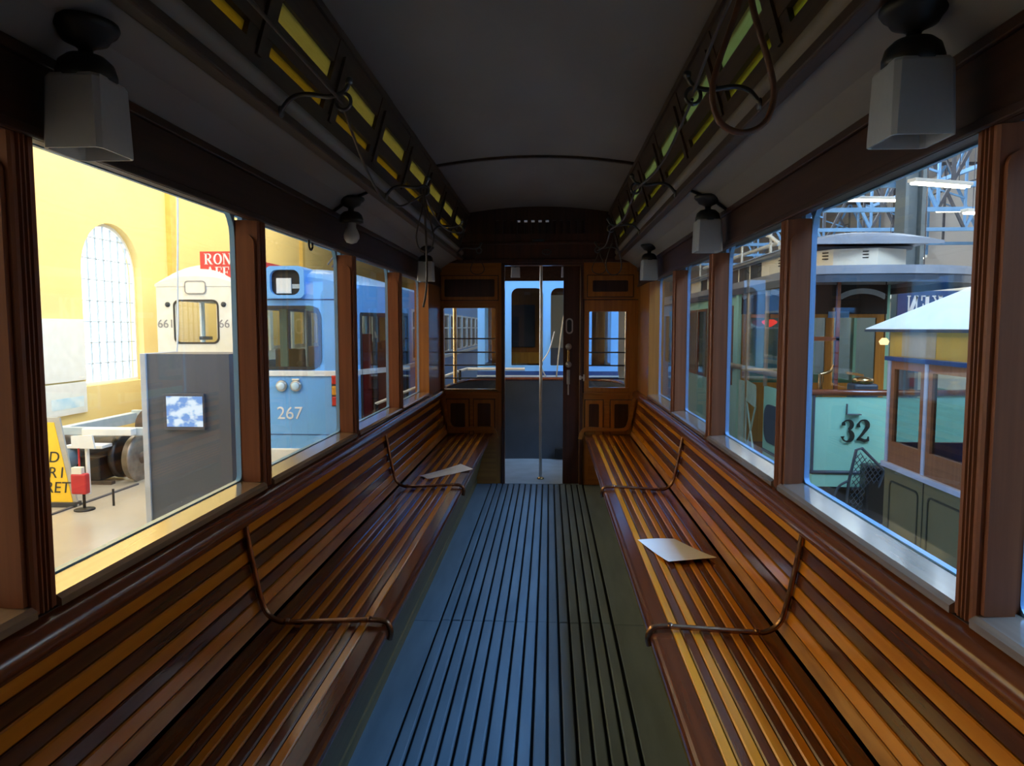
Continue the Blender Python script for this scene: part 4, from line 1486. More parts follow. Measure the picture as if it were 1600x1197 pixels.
# wheels: discs in the x direction
wheel(-6.12, 10.25, 'wheel')
wheel(-7.35, 10.25, 'wheel')
wheel(-6.15, 12.5, 'wheel')
mb = MB(org)
mb.cyl((-7.5, 10.25, FZ + 0.34), (-5.95, 10.25, FZ + 0.34), 0.06, 'axle_brown', 16)
mb.lathe([(0.2, -0.3), (0.27, -0.22), (0.27, 0.2), (0.2, 0.3)], (-6.75, 10.35, FZ + 0.38), 'rubber', 20, 'x')
mb.lathe([(0.3, -0.04), (0.33, -0.03), (0.33, 0.05), (0.3, 0.06)], (-6.38, 10.28, FZ + 0.36), 'black', 24, 'x')
mb.build('axle', t)
mb = MB(org)
mb.box(-7.4, 10.05, FZ + 0.70, -5.85, 10.12, FZ + 0.82, 'frame_grey', 0.01)
mb.box(-6.75, 9.90, FZ + 0.72, -6.0, 10.04, FZ + 0.82, 'white_paint', 0.01)
mb.box(-7.4, 12.2, FZ + 0.64, -5.85, 12.3, FZ + 0.82, 'frame_grey', 0.01)
mb.box(-7.45, 9.9, FZ + 0.60, -7.3, 12.8, FZ + 0.78, 'frame_grey', 0.01)
mb.box(-6.05, 11.2, FZ + 0.60, -5.95, 12.8, FZ + 0.78, 'frame_grey', 0.01)
mb.box(-6.9, 9.75, FZ + 0.55, -6.35, 10.0, FZ + 0.60, 'white_paint', 0.01)
mb.build('frame', t)
mb = MB(org)
mb.box(-7.6, 9.85, FZ, -6.3, 9.95, FZ + 0.05, 'axle_brown')
mb.box(-7.2, 9.9, FZ + 0.04, -6.5, 10.5, FZ + 0.4, 'black', 0.02)
mb.lathe([(0.1, -0.2), (0.16, -0.15), (0.16, 0.15), (0.1, 0.2)], (-7.0, 9.85, FZ + 0.42), 'wheel_blue', 18, 'x')
mb.build('motor', t)
mb = MB(org)
mb.lathe([(0.3, -0.06), (0.35, -0.04), (0.35, 0.04), (0.3, 0.06)], (-6.6, 11.6, FZ + 0.62), 'axle_brown', 24, 'y')
mb.build('spare_wheel', t)

# --- grey display wall with screen
org = (-3.3, 6.9, FZ)
t = thing('display_wall', org, 'tall dark grey display wall with a pale edge, holding a small screen', 'display wall')
mb = MB(org)
mb.box(-3.735, 6.52, FZ, -2.93, 7.1, 1.25, 'panel_grey')
mb.build('board', t)
mb = MB(org)
mb.box(-3.79, 6.50, FZ, -3.735, 7.1, 1.255, 'panel_edge', 0.004)
mb.build('edge_strip', t)
org = (-3.36, 6.50, 0.72)
t = thing('wall_screen', org, 'small glowing monitor showing a bluish picture on the grey display wall', 'monitor')
mb = MB(org)
mb.box(-3.565, 6.475, 0.525, -3.165, 6.52, 0.875, 'steel_grey', 0.006)
mb.build('bezel', t)
mb = MB(org)
mb.box(-3.53, 6.470, 0.56, -3.18, 6.476, 0.85, 'screen')
mb.build('display', t)

# --- boards on the yellow wall
mb = MB((WX, 12.6, 1.0))
mb.box(WX + 0.004, 11.9, 0.50, WX + 0.05, 13.10, 1.66, 'white_paint', 0.004)
tagged(mb.build('notice_board'), 'blank white board on the yellow wall beside the arched window', 'board')
mb = MB((WX, 12.6, 0.2))
mb.box(WX + 0.004, 11.9, -0.12, WX + 0.05, 13.08, 0.47, 'white_paint', 0.004)
mb.box(WX + 0.05, 12.1, 0.0, WX + 0.053, 12.98, 0.2, 'board_blue')
tagged(mb.build('notice_board'), 'white board with a pale blue picture, the lower one on the yellow wall', 'board')

# --- yellow A-frame sign
org = (-6.4, 8.8, FZ)
t = thing('sandwich_sign', org, 'yellow triangular warning sign with black lettering on the hall floor', 'sign')


def lean(a, b, d):
    """a across (x), b up the board, d out of the board; the board leans back"""
    return (-6.82 + a, 8.62 - d + 0.22 * b, FZ + 0.06 + b)


mb = MB(org)
tr = [(0, 0), (0.80, 0.0), (0.44, 1.0), (0.0, 1.0)]
fr = [(-0.06, -0.06), (0.87, -0.06), (0.50, 1.06), (-0.06, 1.06)]
vs = [lean(a, b, 0.0) for a, b in fr] + [lean(a, b, -0.03) for a, b in fr]
mb.add(vs, [(0, 1, 2, 3), (7, 6, 5, 4), (0, 4, 5, 1), (1, 5, 6, 2), (2, 6, 7, 3), (3, 7, 4, 0)], 'sign_edge')
mb.build('frame', t)
mb = MB(org)
vs = [lean(a, b, 0.012) for a, b in tr] + [lean(a, b, 0.0) for a, b in tr]
mb.add(vs, [(0, 1, 2, 3), (7, 6, 5, 4), (0, 4, 5, 1), (1, 5, 6, 2), (2, 6, 7, 3), (3, 7, 4, 0)], 'sign_yellow')
mb.build('board', t)
mb = MB(org)
mb.bar((-6.55, 9.5, FZ), (-6.55, 8.9, FZ + 1.0), 0.05, 0.04, 'sign_edge')
mb.build('leg', t)
mb = MB(org)
mb.box(-6.88, 8.56, FZ, -5.96, 8.70, FZ + 0.06, 'dash_grey')
mb.build('foot', t)
ang = Matrix.Rotation(math.atan(0.22), 4, 'X')
for txt, a, b in (('RET', 0.585, 0.175), ('R', 0.50, 0.36), ('I', 0.625, 0.36), ('D', 0.50, 0.555)):
    q = lean(a, b, 0.016)
    font_mesh('lettering', txt, 0.20, Matrix.Translation(Vector(q) - Vector(org)) @ Matrix.Rotation(-math.atan(0.22), 4, 'X') @ FACE_CAM, 'digit_black', t, 0.002)

# --- leaflet post
org = (-5.760, 8.460, FZ)
t = thing('leaflet_post', org, 'slim post with white slanted plate and red box beside the yellow sign', 'post')
mb = MB(org)
mb.lathe([(0.12, 0.0), (0.12, 0.015), (0.02, 0.03)], (-5.760, 8.460, FZ), 'iron', 20)
mb.cyl((-5.760, 8.460, FZ), (-5.760, 8.460, FZ + 0.25), 0.018, 'iron', 10)
mb.build('base', t)
mb = MB(org)
mb.cyl((-5.705, 8.480, FZ + 0.2), (-5.705, 8.480, FZ + 0.80), 0.025, 'white_paint', 12)
mb.cyl((-5.815, 8.480, FZ + 0.4), (-5.815, 8.480, FZ + 0.80), 0.012, 'bin_red', 8)
mb.build('pole', t)
mb = MB(org)
mb.prism([(-5.860, FZ + 0.80), (-5.560, FZ + 0.79), (-5.590, FZ + 0.96), (-5.860, FZ + 0.95)], 'y', 8.410, 8.440, 'white_paint')
mb.build('plate', t)
mb = MB(org)
mb.box(-5.860, 8.360, FZ + 0.22, -5.660, 8.450, FZ + 0.48, 'bin_red', 0.02)
mb.box(-5.850, 8.370, FZ + 0.47, -5.720, 8.440, FZ + 0.56, 'cream_paint', 0.004)
mb.build('red_box', t)
# low barrier post and floor rail
mb = MB((-5.526, 8.69, FZ))
mb.cyl((-5.526, 8.69, FZ), (-5.526, 8.69, FZ + 0.22), 0.015, 'black', 8)
tagged(mb.build('barrier_post'), 'short thin black post on the pale hall floor', 'post')
mb = MB((-6.0, 9.6, FZ))
mb.bar((-6.02, 7.9, FZ + 0.01), (-5.93, 9.9, FZ + 0.01), 0.04, 0.02, 'steel_grey')
tagged(mb.build('floor_rail'), 'thin dark rail laid across the pale hall floor past the post', 'rail')
# hanging white cable
mb = MB((-4.35, 8.0, WTOP))
mb.tube(spline([(-4.15, 8.0, WTOP), (-4.14, 8.0, 4.5), (-4.16, 8.0, 3.0), (-4.2, 8.0, 2.0), (-4.22, 8.0, 1.4), (-4.3, 8.0, 0.8)], 6), 0.012, 'white_paint', 6)
tagged(mb.build('hanging_cable'), 'thin white cable hanging from the hall roof before the yellow wall', 'cable')

# ================================================================== mint tram 32
org = (4.38, 13, FZ)
t = thing('tram', org, 'mint green open-platform tram with a black number 32 on its dash', 'tram')
TR0, TR1, TC = 3.20, 5.60, 4.40          # sides and centre line
pl = [(3.215, 10.35, 0), (3.215, 9.4, 0), (3.225, 8.95, 0), (3.25, 8.78, 0), (3.32, 8.70, 0), (4.6, 8.66, 0), (5.15, 8.74, 0), (5.45, 9.0, 0), (5.55, 9.4, 0), (5.56, 10.35, 0)]
plv = [Vector(p) for p in pl]
mb = MB(org)
shell(mb, plv, -0.24, 0.66, 0.03, 'mint')
da_ = mb.build('dash', t)
mb = MB(org)
shell(mb, [p + Vector((0, -0.012, 0)) for p in plv], -0.44, -0.29, 0.03, 'mint')
mb.build('lower_skirt', t)
mb = MB(org)
mb.tube([(p.x, p.y, 0.715) for p in plv[1:-1]], 0.04, 'wood_rail', 8)
mb.build('dash_rail', da_)
mb = MB(org)
mb.tube([(p.x, p.y - 0.01, -0.262) for p in plv], 0.022, 'dark_blue_grey', 8)
mb.box(3.30, 8.665, -0.24, 3.325, 8.705, 0.68, 'dark_blue_grey')
mb.build('dash_trim', da_)
for ch, xx in (('3', 3.635), ('2', 3.815)):
    mb = MB(org)
    slab_text(mb, ch, 0.275, lambda a, b, d: (xx + a, 8.664 - d, 0.115 + b), 'digit_black', 0.006, 0.95)
    mb.build('numeral', da_)
mb = MB(org)
mb.box(3.70, 8.66, 0.45, 3.71, 8.69, 0.58, 'steel_grey')
mb.box(3.70, 8.62, 0.45, 3.86, 8.69, 0.46, 'steel_grey')
mb.build('lamp_bracket', da_)
mb = MB(org)
mb.prism(rrect(9.55, -0.12, 10.25, 0.42, 0.2), 'x', 3.19, 3.214, 'dark_blue_grey')
mb.build('step_cover', da_)
mb = MB(org)
mb.box(3.45, 8.85, -0.50, 5.3, 17.3, -0.44, 'dark_blue_grey')
mb.box(3.6, 10.5, FZ, 5.0, 16.5, -0.5, 'black')
mb.build('underframe', t)
# platform and bulkhead
mb = MB(org)
mb.prism([(3.24, 11.75), (3.24, 9.0), (3.4, 8.8), (5.1, 8.8), (5.5, 9.2), (5.5, 11.75)], 'z', -0.44, -0.38, 'seat_brown')
mb.build('platform', t)
SX, SY0, SY1 = TR0, 11.75, 17.5
hol = []
y = 0.35
while y < 5.0:
    hol.append((y, 0.55, y + 0.85, 1.85))
    y += 0.98
mb = MB(org)
wall_with_holes(mb, (SX, SY0), (SX, SY1), -0.44, 2.20, hol, 0.05, 'mint', (1, 0))
wall_with_holes(mb, (TR1, SY0), (TR1, SY1), -0.44, 2.20, hol, 0.05, 'mint', (-1, 0))
mb.box(SX, SY1 - 0.05, -0.44, TR1, SY1, 2.20, 'mint')
mb.build('saloon', t)
mb = MB(org)
wall_with_holes(mb, (SX + 0.05, SY0), (TR1 - 0.05, SY0), -0.38, 2.22, [(0.12, 0.60, 0.62, 1.66), (0.80, 0.60, 1.35, 1.66), (1.48, 0.60, 2.15, 1.66)], 0.05, 'orange_wood', (0, 1))
bh_ = mb.build('end_bulkhead', t)
mb = MB(org)
mb.box(SX + 0.03, SY0 - 0.02, 1.72, TR1 - 0.05, SY0, 2.24, 'black')
tr_ = mb.build('transom', t)
for xc in (3.60, 5.16):
    mb = MB(org)
    stroke(mb, arc(xc, 1.62, 0.58, 0.47, 128, 52, 12), [0.085] * 13, lambda a, b, d: (a, SY0 - 0.022 - d, b), 'frame_grey', 0.004)
    mb.build('arched_lettering', tr_)
for (x0_, x1_) in ((3.37, 3.87), (4.05, 4.60), (4.73, 5.40)):
    mb = MB(org)
    mb.box(x0_, SY0 + 0.02, 0.60, x1_, SY0 + 0.025, 1.66, 'tram_glass')
    mb.build('pane', bh_)
mb = MB(org)
mb.box(3.95, SY0 - 0.035, -0.38, 4.02, SY0, 1.72, 'dark_blue_grey')
mb.build('door_post', bh_)
mb = MB(org)
mb.box(4.62, SY0 - 0.03, 1.66, 4.95, SY0 - 0.02, 1.76, 'tram_blue')
mb.build('blue_plate', bh_)
for yy in [h[0] for h in hol]:
    mb = MB(org)
    mb.ring(rect_like(SY0 + yy - 0.02, 0.53, SY0 + yy + 0.87, 1.87), rrect(SY0 + yy + 0.03, 0.58, SY0 + yy + 0.82, 1.82, 0.03), 'x', SX - 0.012, SX + 0.02, 'wood_rail')
    sw_ = mb.build('side_window', t)
    mb = MB(org)
    mb.box(SX + 0.01, SY0 + yy, 0.55, SX + 0.015, SY0 + yy + 0.85, 1.85, 'tram_glass')
    mb.build('pane', sw_)
# roof: canopy rim, flat roof and clerestory with domed end
cp = spline([(3.14, 17.6, 0), (3.14, 12, 0), (3.14, 9.6, 0), (3.17, 8.85, 0), (3.35, 8.56, 0), (4.3, 8.48, 0), (5.0, 8.66, 0), (5.45, 9.1, 0), (5.64, 9.8, 0), (5.66, 12, 0), (5.66, 17.6, 0)], 5)
mb = MB(org)
shell(mb, cp, 2.035, 2.13, 0.04, 'dark_blue_grey')
shell(mb, [Vector((p.x, p.y - 0.012 if p.y < 9 else p.y, 0)) for p in cp], 2.13, 2.20, 0.05, 'roof_grey')
mb.prism([(p.x + (TC - p.x) * 0.02, p.y + (13 - p.y) * 0.012) for p in cp], 'z', 2.19, 2.235, 'roof_grey')
mb.build('canopy', t)
mb = MB(org)
c0, c1 = 3.50, 4.95
mb.box(c0, 10.1, 2.23, c1, 17.2, 2.60, 'cream_paint')
mb.prism([(c0, 10.1), (c1, 10.1), (4.75, 9.55), (4.3, 9.35), (3.8, 9.5)], 'z', 2.23, 2.52, 'cream_paint')
cl_ = mb.build('clerestory', t)
for z in (2.40, 2.44, 2.48):
    mb = MB(org)
    mb.box(c0 - 0.008, 10.12, z, c0, 10.75, z + 0.016, 'black')
    mb.build('louvre_vent', cl_)
mb = MB(org)
for z in (2.40, 2.44, 2.48):
    mb.bar((3.70, 9.61, z), (4.2, 9.38, z), 0.02, 0.014, 'black')
mb.build('louvre_grille', cl_)
for y in (11.6, 12.3, 13.0, 13.9, 14.7, 15.5):
    mb = MB(org)
    mb.prism(rrect(y, 2.27, y + 0.6, 2.54, (0.01, 0.01, 0.01, 0.01)), 'x', c0 - 0.006, c0, 'dash_grey')
    mb.build('clerestory_window', cl_)
mb = MB(org)
roof(mb, c0 - 0.12, c1 + 0.12, 9.25, 17.3, 2.60, 0.17, 'roof_grey', nose=0.9)
mb.box(c0 - 0.1, 10.0, 2.56, c1 + 0.1, 17.3, 2.61, 'roof_grey')
mb.build('clerestory_roof', t)
mb = MB(org)
mb.tube(spline([(3.45, 10.6, 2.72), (3.45, 11.2, 2.92), (3.45, 12, 2.96), (3.45, 16.5, 2.96)], 6), 0.028, 'cream_paint', 8)
for y in (11.0, 12.6, 14.2, 16):
    mb.bar((3.45, y, 2.60), (3.45, y, 2.92), 0.03, 0.03, 'cream_paint')
mb.build('roof_railing', t)
mb = MB(org)
mb.tube([(3.75, 10.6, 2.84), (3.75, 17.0, 2.90)], 0.034, 'cream_paint', 8)
mb.bar((3.75, 11.5, 2.70), (3.75, 11.5, 2.86), 0.04, 0.04, 'cream_paint')
mb.build('trolley_pole', t)
for (x, y, m) in ((3.215, 10.30, 'pole_gold'), (3.215, 11.22, 'pole_gold'), (5.5, 9.3, 'pole_gold'), (3.30, 8.80, 'wood_rail')):
    mb = MB(org)
    mb.cyl((x, y, 0.66 if m == 'pole_gold' else 0.7), (x, y, 2.05), 0.030 if m != 'wood_rail' else 0.035, m, 10)
    mb.build('roof_post', t)
mb = MB(org)
mb.box(3.16, 11.64, -0.44, 3.21, 11.78, 2.05, 'mint')
mb.build('corner_post', t)
# folding gate beside the platform
mb = MB(org)
mb.prism([(10.68, 0.30), (11.16, 0.36), (11.16, 0.68), (10.72, 0.64), (10.68, 0.60)], 'x', 3.19, 3.205, 'mint_pale')
ga_ = mb.build('folding_gate', t)
for (ya, za, yb, zb_) in ((10.68, 0.32, 11.12, -0.42), (11.14, 0.32, 10.72, -0.42), (11.18, 0.4, 11.18, -0.44)):
    mb = MB(org)
    mb.bar((3.197, ya, za), (3.197, yb, zb_), 0.022, 0.022, 'mint_pale')
    mb.build('gate_bar', ga_)
mb = MB(org)
mb.box(3.185, 11.3, -0.44, 3.205, 11.60, 0.66, 'mint_pale', 0.004)
mb.build('gate_leaf', ga_)
mb = MB(org)
mb.tube([(3.17, 9.5, 0.87), (3.17, 12.6, 0.87)], 0.045, 'pole_gold', 8)
mb.build('side_rail', t)
mb = MB(org)
mb.box(3.9, 8.95, -0.38, 4.2, 9.2, 0.80, 'dark_blue_grey', 0.03)
mb.lathe([(0.12, 0), (0.12, 0.06), (0.03, 0.08)], (4.05, 9.07, 0.80), 'brass', 16)
mb.bar((4.05, 9.07, 0.90), (3.8, 8.98, 0.94), 0.03, 0.03, 'brass')
mb.build('controller', t)
mb = MB(org)
mb.cyl((3.48, 8.95, -0.38), (3.48, 8.95, 0.92), 0.03, 'brass', 10)
mb.tube(spline([(3.48, 8.95, 0.92), (3.60, 8.95, 0.96), (3.64, 8.95, 1.04)], 4), 0.018, 'brass', 8)
mb.build('brake_handle', t)
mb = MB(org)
mb.lathe([(0.02, -0.09), (0.11, -0.03), (0.12, 0), (0.06, 0.03)], (3.62, 11.5, 1.60), 'red_glow', 16)  # glowing body stands in for a red lamp's reflection
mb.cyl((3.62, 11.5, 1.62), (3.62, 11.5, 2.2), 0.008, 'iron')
mb.build('red_reflection', t)
mb = MB(org)
mb.lathe([(0.05, -0.05), (0.07, 0), (0.03, 0.05)], (5.0, 10.6, 1.30), 'warm_glow', 14)
mb.cyl((5.0, 10.6, 1.34), (5.0, 10.6, 2.2), 0.008, 'iron')
mb.build('platform_lamp', t)
mb = MB(org)
mb.box(3.30, 8.76, 1.34, 3.62, 8.80, 1.39, 'wood_rail')
mb.box(3.58, 8.76, 0.72, 3.62, 8.80, 2.05, 'wood_rail')
mb.build('windscreen_frame', t)
# lattice life-guard in front of the dash
mb = MB(org)
q = lambda a, b: (3.60 + a, 8.20 + 0.25 * (0.8 - b), -0.70 + b)
rim = [(0.02, 0.0), (0.0, 0.4), (0.03, 0.80), (0.09, 0.82), (0.38, 0.55), (0.34, 0.3), (0.22, 0.05)]
mb.tube([q(a, b) for a, b in rim], 0.018, 'dark_blue_grey', 6, True)
for k in range(-6, 12):
    for sg in (1, -1):
        pts = []
        for i in range(21):
            a = i * 0.02
            b = (0.08 * k + a * 1.4) if sg > 0 else (0.08 * k + 0.56 - a * 1.4)
            if 0.03 <= a <= 0.36 and 0.03 + max(0, a - 0.2) * 1.8 < b < 0.84 - a * 0.78:
                pts.append(q(a, b))
        if len(pts) > 2:
            mb.tube([pts[0], pts[-1]], 0.005, 'dark_blue_grey', 5)
mb.tube(spline([q(0, 0.42), q(-0.1, 0.35), q(-0.14, 0.2), q(-0.08, 0.03), q(0.05, 0.0)], 5), 0.014, 'dark_blue_grey', 6)
mb.build('lifeguard_net_lattice', t)
mb = MB(org)
mb.box(3.80, 8.30, -0.78, 4.1, 8.5, -0.10, 'black', 0.03)
mb.build('lifeguard_box', t)

# ------------------------------------------------------------------ ticket kiosk
KX0, KX1, KY0, KY1 = 3.12, 5.1, 4.45, 6.42
org = ((KX0 + KX1) / 2, (KY0 + KY1) / 2, FZ)
t = thing('ticket_kiosk', org, 'small kiosk with white hipped roof, yellow fascia and olive panelled base', 'kiosk')
mb = MB(org)
mb.box(KX0, KY0, FZ, KX1, KY1, 0.26, 'kiosk_olive')
for (ya, yb) in ((KY0 + 0.06, KY0 + 0.62), (KY0 + 0.70, KY0 + 1.27), (KY0 + 1.35, KY1 - 0.07)):
    mb.ring(rrect(ya + 0.03, FZ + 0.12, yb - 0.03, 0.16, 0.05), rrect(ya + 0.045, FZ + 0.135, yb - 0.045, 0.145, 0.04), 'x', KX0 - 0.006, KX0, 'kiosk_groove')
for y in (KY0 + 0.66, KY0 + 1.31):
    mb.box(KX0 - 0.004, y - 0.006, FZ, KX0, y + 0.006, 0.26, 'kiosk_groove')
mb.build('base', t)
mb = MB(org)
mb.box(KX0 - 0.03, KY0 - 0.03, 0.26, KX1 + 0.03, KY1 + 0.03, 0.31, 'kiosk_white', 0.008)
for y in (KY0, KY0 + 0.66, KY0 + 1.31, KY1 - 0.045):
    mb.box(KX0 - 0.012, y, 0.31, KX0 + 0.05, y + 0.045, 1.22, 'kiosk_white', 0.005)
for x in (KX1 - 0.05,):
    for y in (KY0, KY1 - 0.045):
        mb.box(x, y, 0.31, x + 0.05, y + 0.045, 1.22, 'kiosk_white', 0.005)
mb.box(KX0 - 0.03, KY0 - 0.03, 1.21, KX1 + 0.03, KY1 + 0.03, 1.25, 'tram_blue_dark', 0.006)
mb.build('white_posts_trim', t)
ylist = [(KY0 + 0.045, KY0 + 0.66), (KY0 + 0.705, KY0 + 1.31), (KY0 + 1.355, KY1 - 0.045)]
for (ya, yb) in ylist:
    mb = MB(org)
    mb.ring(rect_like(ya, 0.31, yb, 1.21), rect_like(ya + 0.07, 0.50, yb - 0.06, 1.14), 'x', KX0 + 0.0, KX0 + 0.04, 'kiosk_frame')
    wf_ = mb.build('window_frame', t)
    mb = MB(org)
    mb.box(KX0 + 0.02, ya + 0.06, 0.48, KX0 + 0.026, yb - 0.05, 1.16, 'tram_glass')
    mb.build('pane', wf_)
mb = MB(org)
for (ya, yb) in ylist:
    pass
mb.box(KX0, KY1 - 0.04, 0.31, KX1, KY1, 0.48, 'kiosk_frame')
mb.box(KX0 + 0.05, KY0, 0.31, KX1, KY0 + 0.04, 1.2, 'kiosk_frame')
mb.box(KX1 - 0.04, KY0, 0.31, KX1, KY1, 1.2, 'kiosk_frame')
mb.box(KX0 + 0.9, KY0 + 0.3, 0.31, KX0 + 1.2, KY1 - 0.6, 0.9, 'wood_door')
mb.build('back_walls', t)
mb = MB(org)
mb.box(KX0, KY0, 1.25, KX1, KY1, 1.48, 'kiosk_yellow')
mb.box(KX0 - 0.004, KY1 - 0.75, 1.255, KX0, KY1 - 0.22, 1.475, 'kiosk_pale')
mb.build('fascia', t)
mb = MB(org)
ov = 0.2
A = [(KX0 - 0.06, KY0 - ov, 1.49), (KX1 + 0.06, KY0 - ov, 1.49), (KX1 + 0.06, KY1 + 0.36, 1.49), (KX0 - 0.06, KY1 + 0.36, 1.49)]
ap = ((KX0 + KX1) / 2, (KY0 + KY1) / 2, 2.17)
mb.add(A + [ap] + [(a[0], a[1], 1.465) for a in A], [(0, 1, 4), (1, 2, 4), (2, 3, 4), (3, 0, 4), (5, 6, 1, 0), (6, 7, 2, 1), (7, 8, 3, 2), (8, 5, 0, 3), (8, 7, 6, 5)], 'white_roof')
mb.build('hipped_roof', t)
mb = MB(org)
mb.box(KX0 - 0.066, KY0 - ov - 0.006, 1.462, KX1 + 0.066, KY1 + 0.366, 1.485, 'dark_blue_grey')
mb.build('eave', t)
mb = MB(org)
mb.cyl((3.2, 5.15, 1.60), (3.2, 5.12, 1.86), 0.012, 'frame_grey', 8)
mb.lathe([(0.06, 0), (0.06, 0.012), (0.012, 0.02)], (3.2, 5.15, 1.575), 'frame_grey', 12)
mb.build('roof_rod', t)

# hanging blue sign with lettering seen from behind
org = (7.0, 12.5, 2.0)
t = thing('hanging_sign', org, 'dark blue sign with large white letters seen mirrored, above the kiosk roof', 'sign')
mb = MB(org)
mb.prism(rrect(6.08, 1.60, 7.9, 2.13, 0.08), 'y', 12.5, 12.54, 'tram_blue_dark')
for x in (6.5, 7.5):
    mb.cyl((x, 12.52, 2.12), (x, 12.52, 6.9), 0.012, 'steel_grey', 6)
mb.build('board', t)
for ch, xr in (('N', 6.42), ('E', 6.61), ('K', 6.83)):
    mb = MB(org)
    slab_text(mb, ch, 0.37, lambda a, b, d: (xr - a, 12.499 - d, 1.68 + b), 'digit_white', 0.004, 0.68)
    mb.build('letter', t)

# --- farther trams on the right
org = (8.6, 18, FZ)
t = thing('tram', org, 'cream roofed tram partly hidden behind the kiosk roof and the column', 'tram')
mb = MB(org)
wall_with_holes(mb, (7.5, 15.2), (9.5, 15.2), -0.3, 2.1, [(0.15, 0.9, 0.9, 1.9), (1.05, 0.9, 1.85, 1.9)], 0.06, 'cream_paint', (0, 1))
mb.box(7.5, 15.261, -0.3, 7.56, 24, 2.1, 'cream_paint')
mb.box(9.44, 15.261, -0.3, 9.5, 24, 2.1, 'cream_paint')
mb.box(7.6, 15.4, FZ, 9.4, 23.8, -0.3, 'dash_grey')
mb.build('body', t)
mb = MB(org)
roof(mb, 7.45, 9.55, 15.0, 24, 2.1, 0.5, 'cream_paint', nose=0.8)
mb.box(7.42, 15.0, 2.06, 9.58, 24, 2.12, 'roof_grey')
mb.build('roof', t)
mb = MB(org)
mb.box(7.64, 15.22, 0.9, 8.42, 15.23, 1.9, 'tram_glass')
mb.box(8.54, 15.22, 0.9, 9.36, 15.23, 1.9, 'tram_glass')
mb.build('windscreen', t)
org = (4.2, 22, FZ)
t = thing('tram', org, 'blue tram with grey roof standing behind the mint tram on the same track', 'tram')
mb = MB(org)
hol = [(0.4 + 1.2 * k, 0.6, 1.35 + 1.2 * k, 1.8) for k in range(7)]
wall_with_holes(mb, (3.2, 17.851), (3.2, 27), -0.4, 2.1, hol, 0.05, 'tram_blue', (1, 0))
wall_with_holes(mb, (3.2, 17.8), (5.2, 17.8), -0.4, 2.1, [(0.2, 0.7, 0.95, 1.8), (1.05, 0.7, 1.8, 1.8)], 0.05, 'tram_blue', (0, 1))
mb.box(5.15, 17.851, -0.4, 5.2, 27, 2.1, 'tram_blue')
mb.box(3.3, 18, FZ, 5.1, 26.8, -0.4, 'dash_grey')
mb.build('body', t)
mb = MB(org)
roof(mb, 3.15, 5.25, 17.7, 27, 2.1, 0.4, 'roof_grey')
mb.build('roof', t)
for k in range(7):
    mb = MB(org)
    mb.box(3.22, 18.2 + 1.2 * k, 0.6, 3.225, 19.15 + 1.2 * k, 1.8, 'tram_glass')
    mb.build('side_window', t)

# --- blue tram coupled ahead
org = (0.08, 14, FZ)
t = thing('tram', org, 'pale blue tram with wooden interior standing straight ahead beyond the platform', 'tram')
FX0, FX1, FY = -0.84, 1.0, 9.25
mb = MB(org)
wall_with_holes(mb, (FX0, FY), (FX1, FY), 0.93, 2.35, [(0.09, 1.0, 0.35, 2.02), (0.44, 1.0, 0.865, 2.02), (0.955, 1.0, 1.38, 2.02), (1.49, 1.0, 1.75, 2.02)], 0.05, 'tram_blue', (0, 1))
hf = [(0.3, 1.0, 1.0, 1.95)] + [(1.45 + 1.15 * k, 1.0, 2.4 + 1.15 * k, 1.95) for k in range(7)]
wall_with_holes(mb, (FX0, FY + 0.051), (FX0, 20), 0.93, 2.35, hf, 0.05, 'tram_blue', (1, 0))
wall_with_holes(mb, (FX1, FY + 0.051), (FX1, 20), 0.93, 2.35, hf, 0.05, 'tram_blue', (-1, 0))
mb.build('upper_body', t)
mb = MB(org)
mb.box(FX0 - 0.005, FY - 0.01, -0.45, FX1 + 0.005, 20, 0.93, 'tram_blue_dark')
mb.box(FX0 - 0.012, FY - 0.025, 0.855, FX1 + 0.012, FY - 0.01, 0.875, 'frame_grey')
mb.build('lower_body', t)
mb = MB(org)
mb.box(FX0 + 0.1, 10.2, FZ, FX1 - 0.1, 19.5, -0.45, 'black')
mb.cyl((0.08, 8.65, -0.25), (0.08, 9.3, -0.25), 0.06, 'black')
mb.build('underframe', t)
for (a, b) in ((0.09, 0.35), (0.44, 0.865), (0.955, 1.38), (1.49, 1.75)):
    mb = MB(org)
    mb.ring(rect_like(FX0 + a - 0.01, 0.99, FX0 + b + 0.01, 2.03), rrect(FX0 + a + 0.005, 1.005, FX0 + b - 0.005, 2.015, (0.01, 0.01, 0.09, 0.09)), 'y', FY - 0.004, FY + 0.03, 'tram_blue')
    wf_ = mb.build('front_window', t)
    mb = MB(org)
    mb.box(FX0 + a, FY + 0.03, 1.0, FX0 + b, FY + 0.035, 2.02, 'tram_glass')
    mb.build('pane', wf_)
mb = MB(org)
roof(mb, FX0 - 0.08, FX1 + 0.08, FY - 0.1, 20, 2.35, 0.35, 'roof_grey')
mb.build('roof', t)
mb = MB(org)
mb.box(FX0 + 0.05, 10.9, 0.93, -0.02, 10.95, 2.3, 'wood_orange')
mb.box(0.62, 10.9, 0.93, FX1 - 0.05, 10.95, 2.3, 'wood_orange')
mb.box(-0.02, 10.9, 2.0, 0.62, 10.95, 2.3, 'wood_orange')
mb.box(FX0 + 0.3, 10.86, 0.95, 0.0, 10.9, 1.12, 'orange_wood')
mb.build('wooden_partition', t)
mb = MB(org)
mb.box(FX0 + 0.32, 10.87, 1.2, -0.12, 10.9, 1.85, 'dash_grey', 0.01)
mb.build('partition_window', t)
mb = MB(org)
mb.cyl((0.5, 9.7, 0.93), (0.5, 9.7, 1.35), 0.03, 'nickel')
mb.lathe([(0.09, 0), (0.09, 0.03), (0.02, 0.05)], (0.5, 9.7, 1.35), 'brass', 14)
mb.build('controller', t)
mb = MB(org)
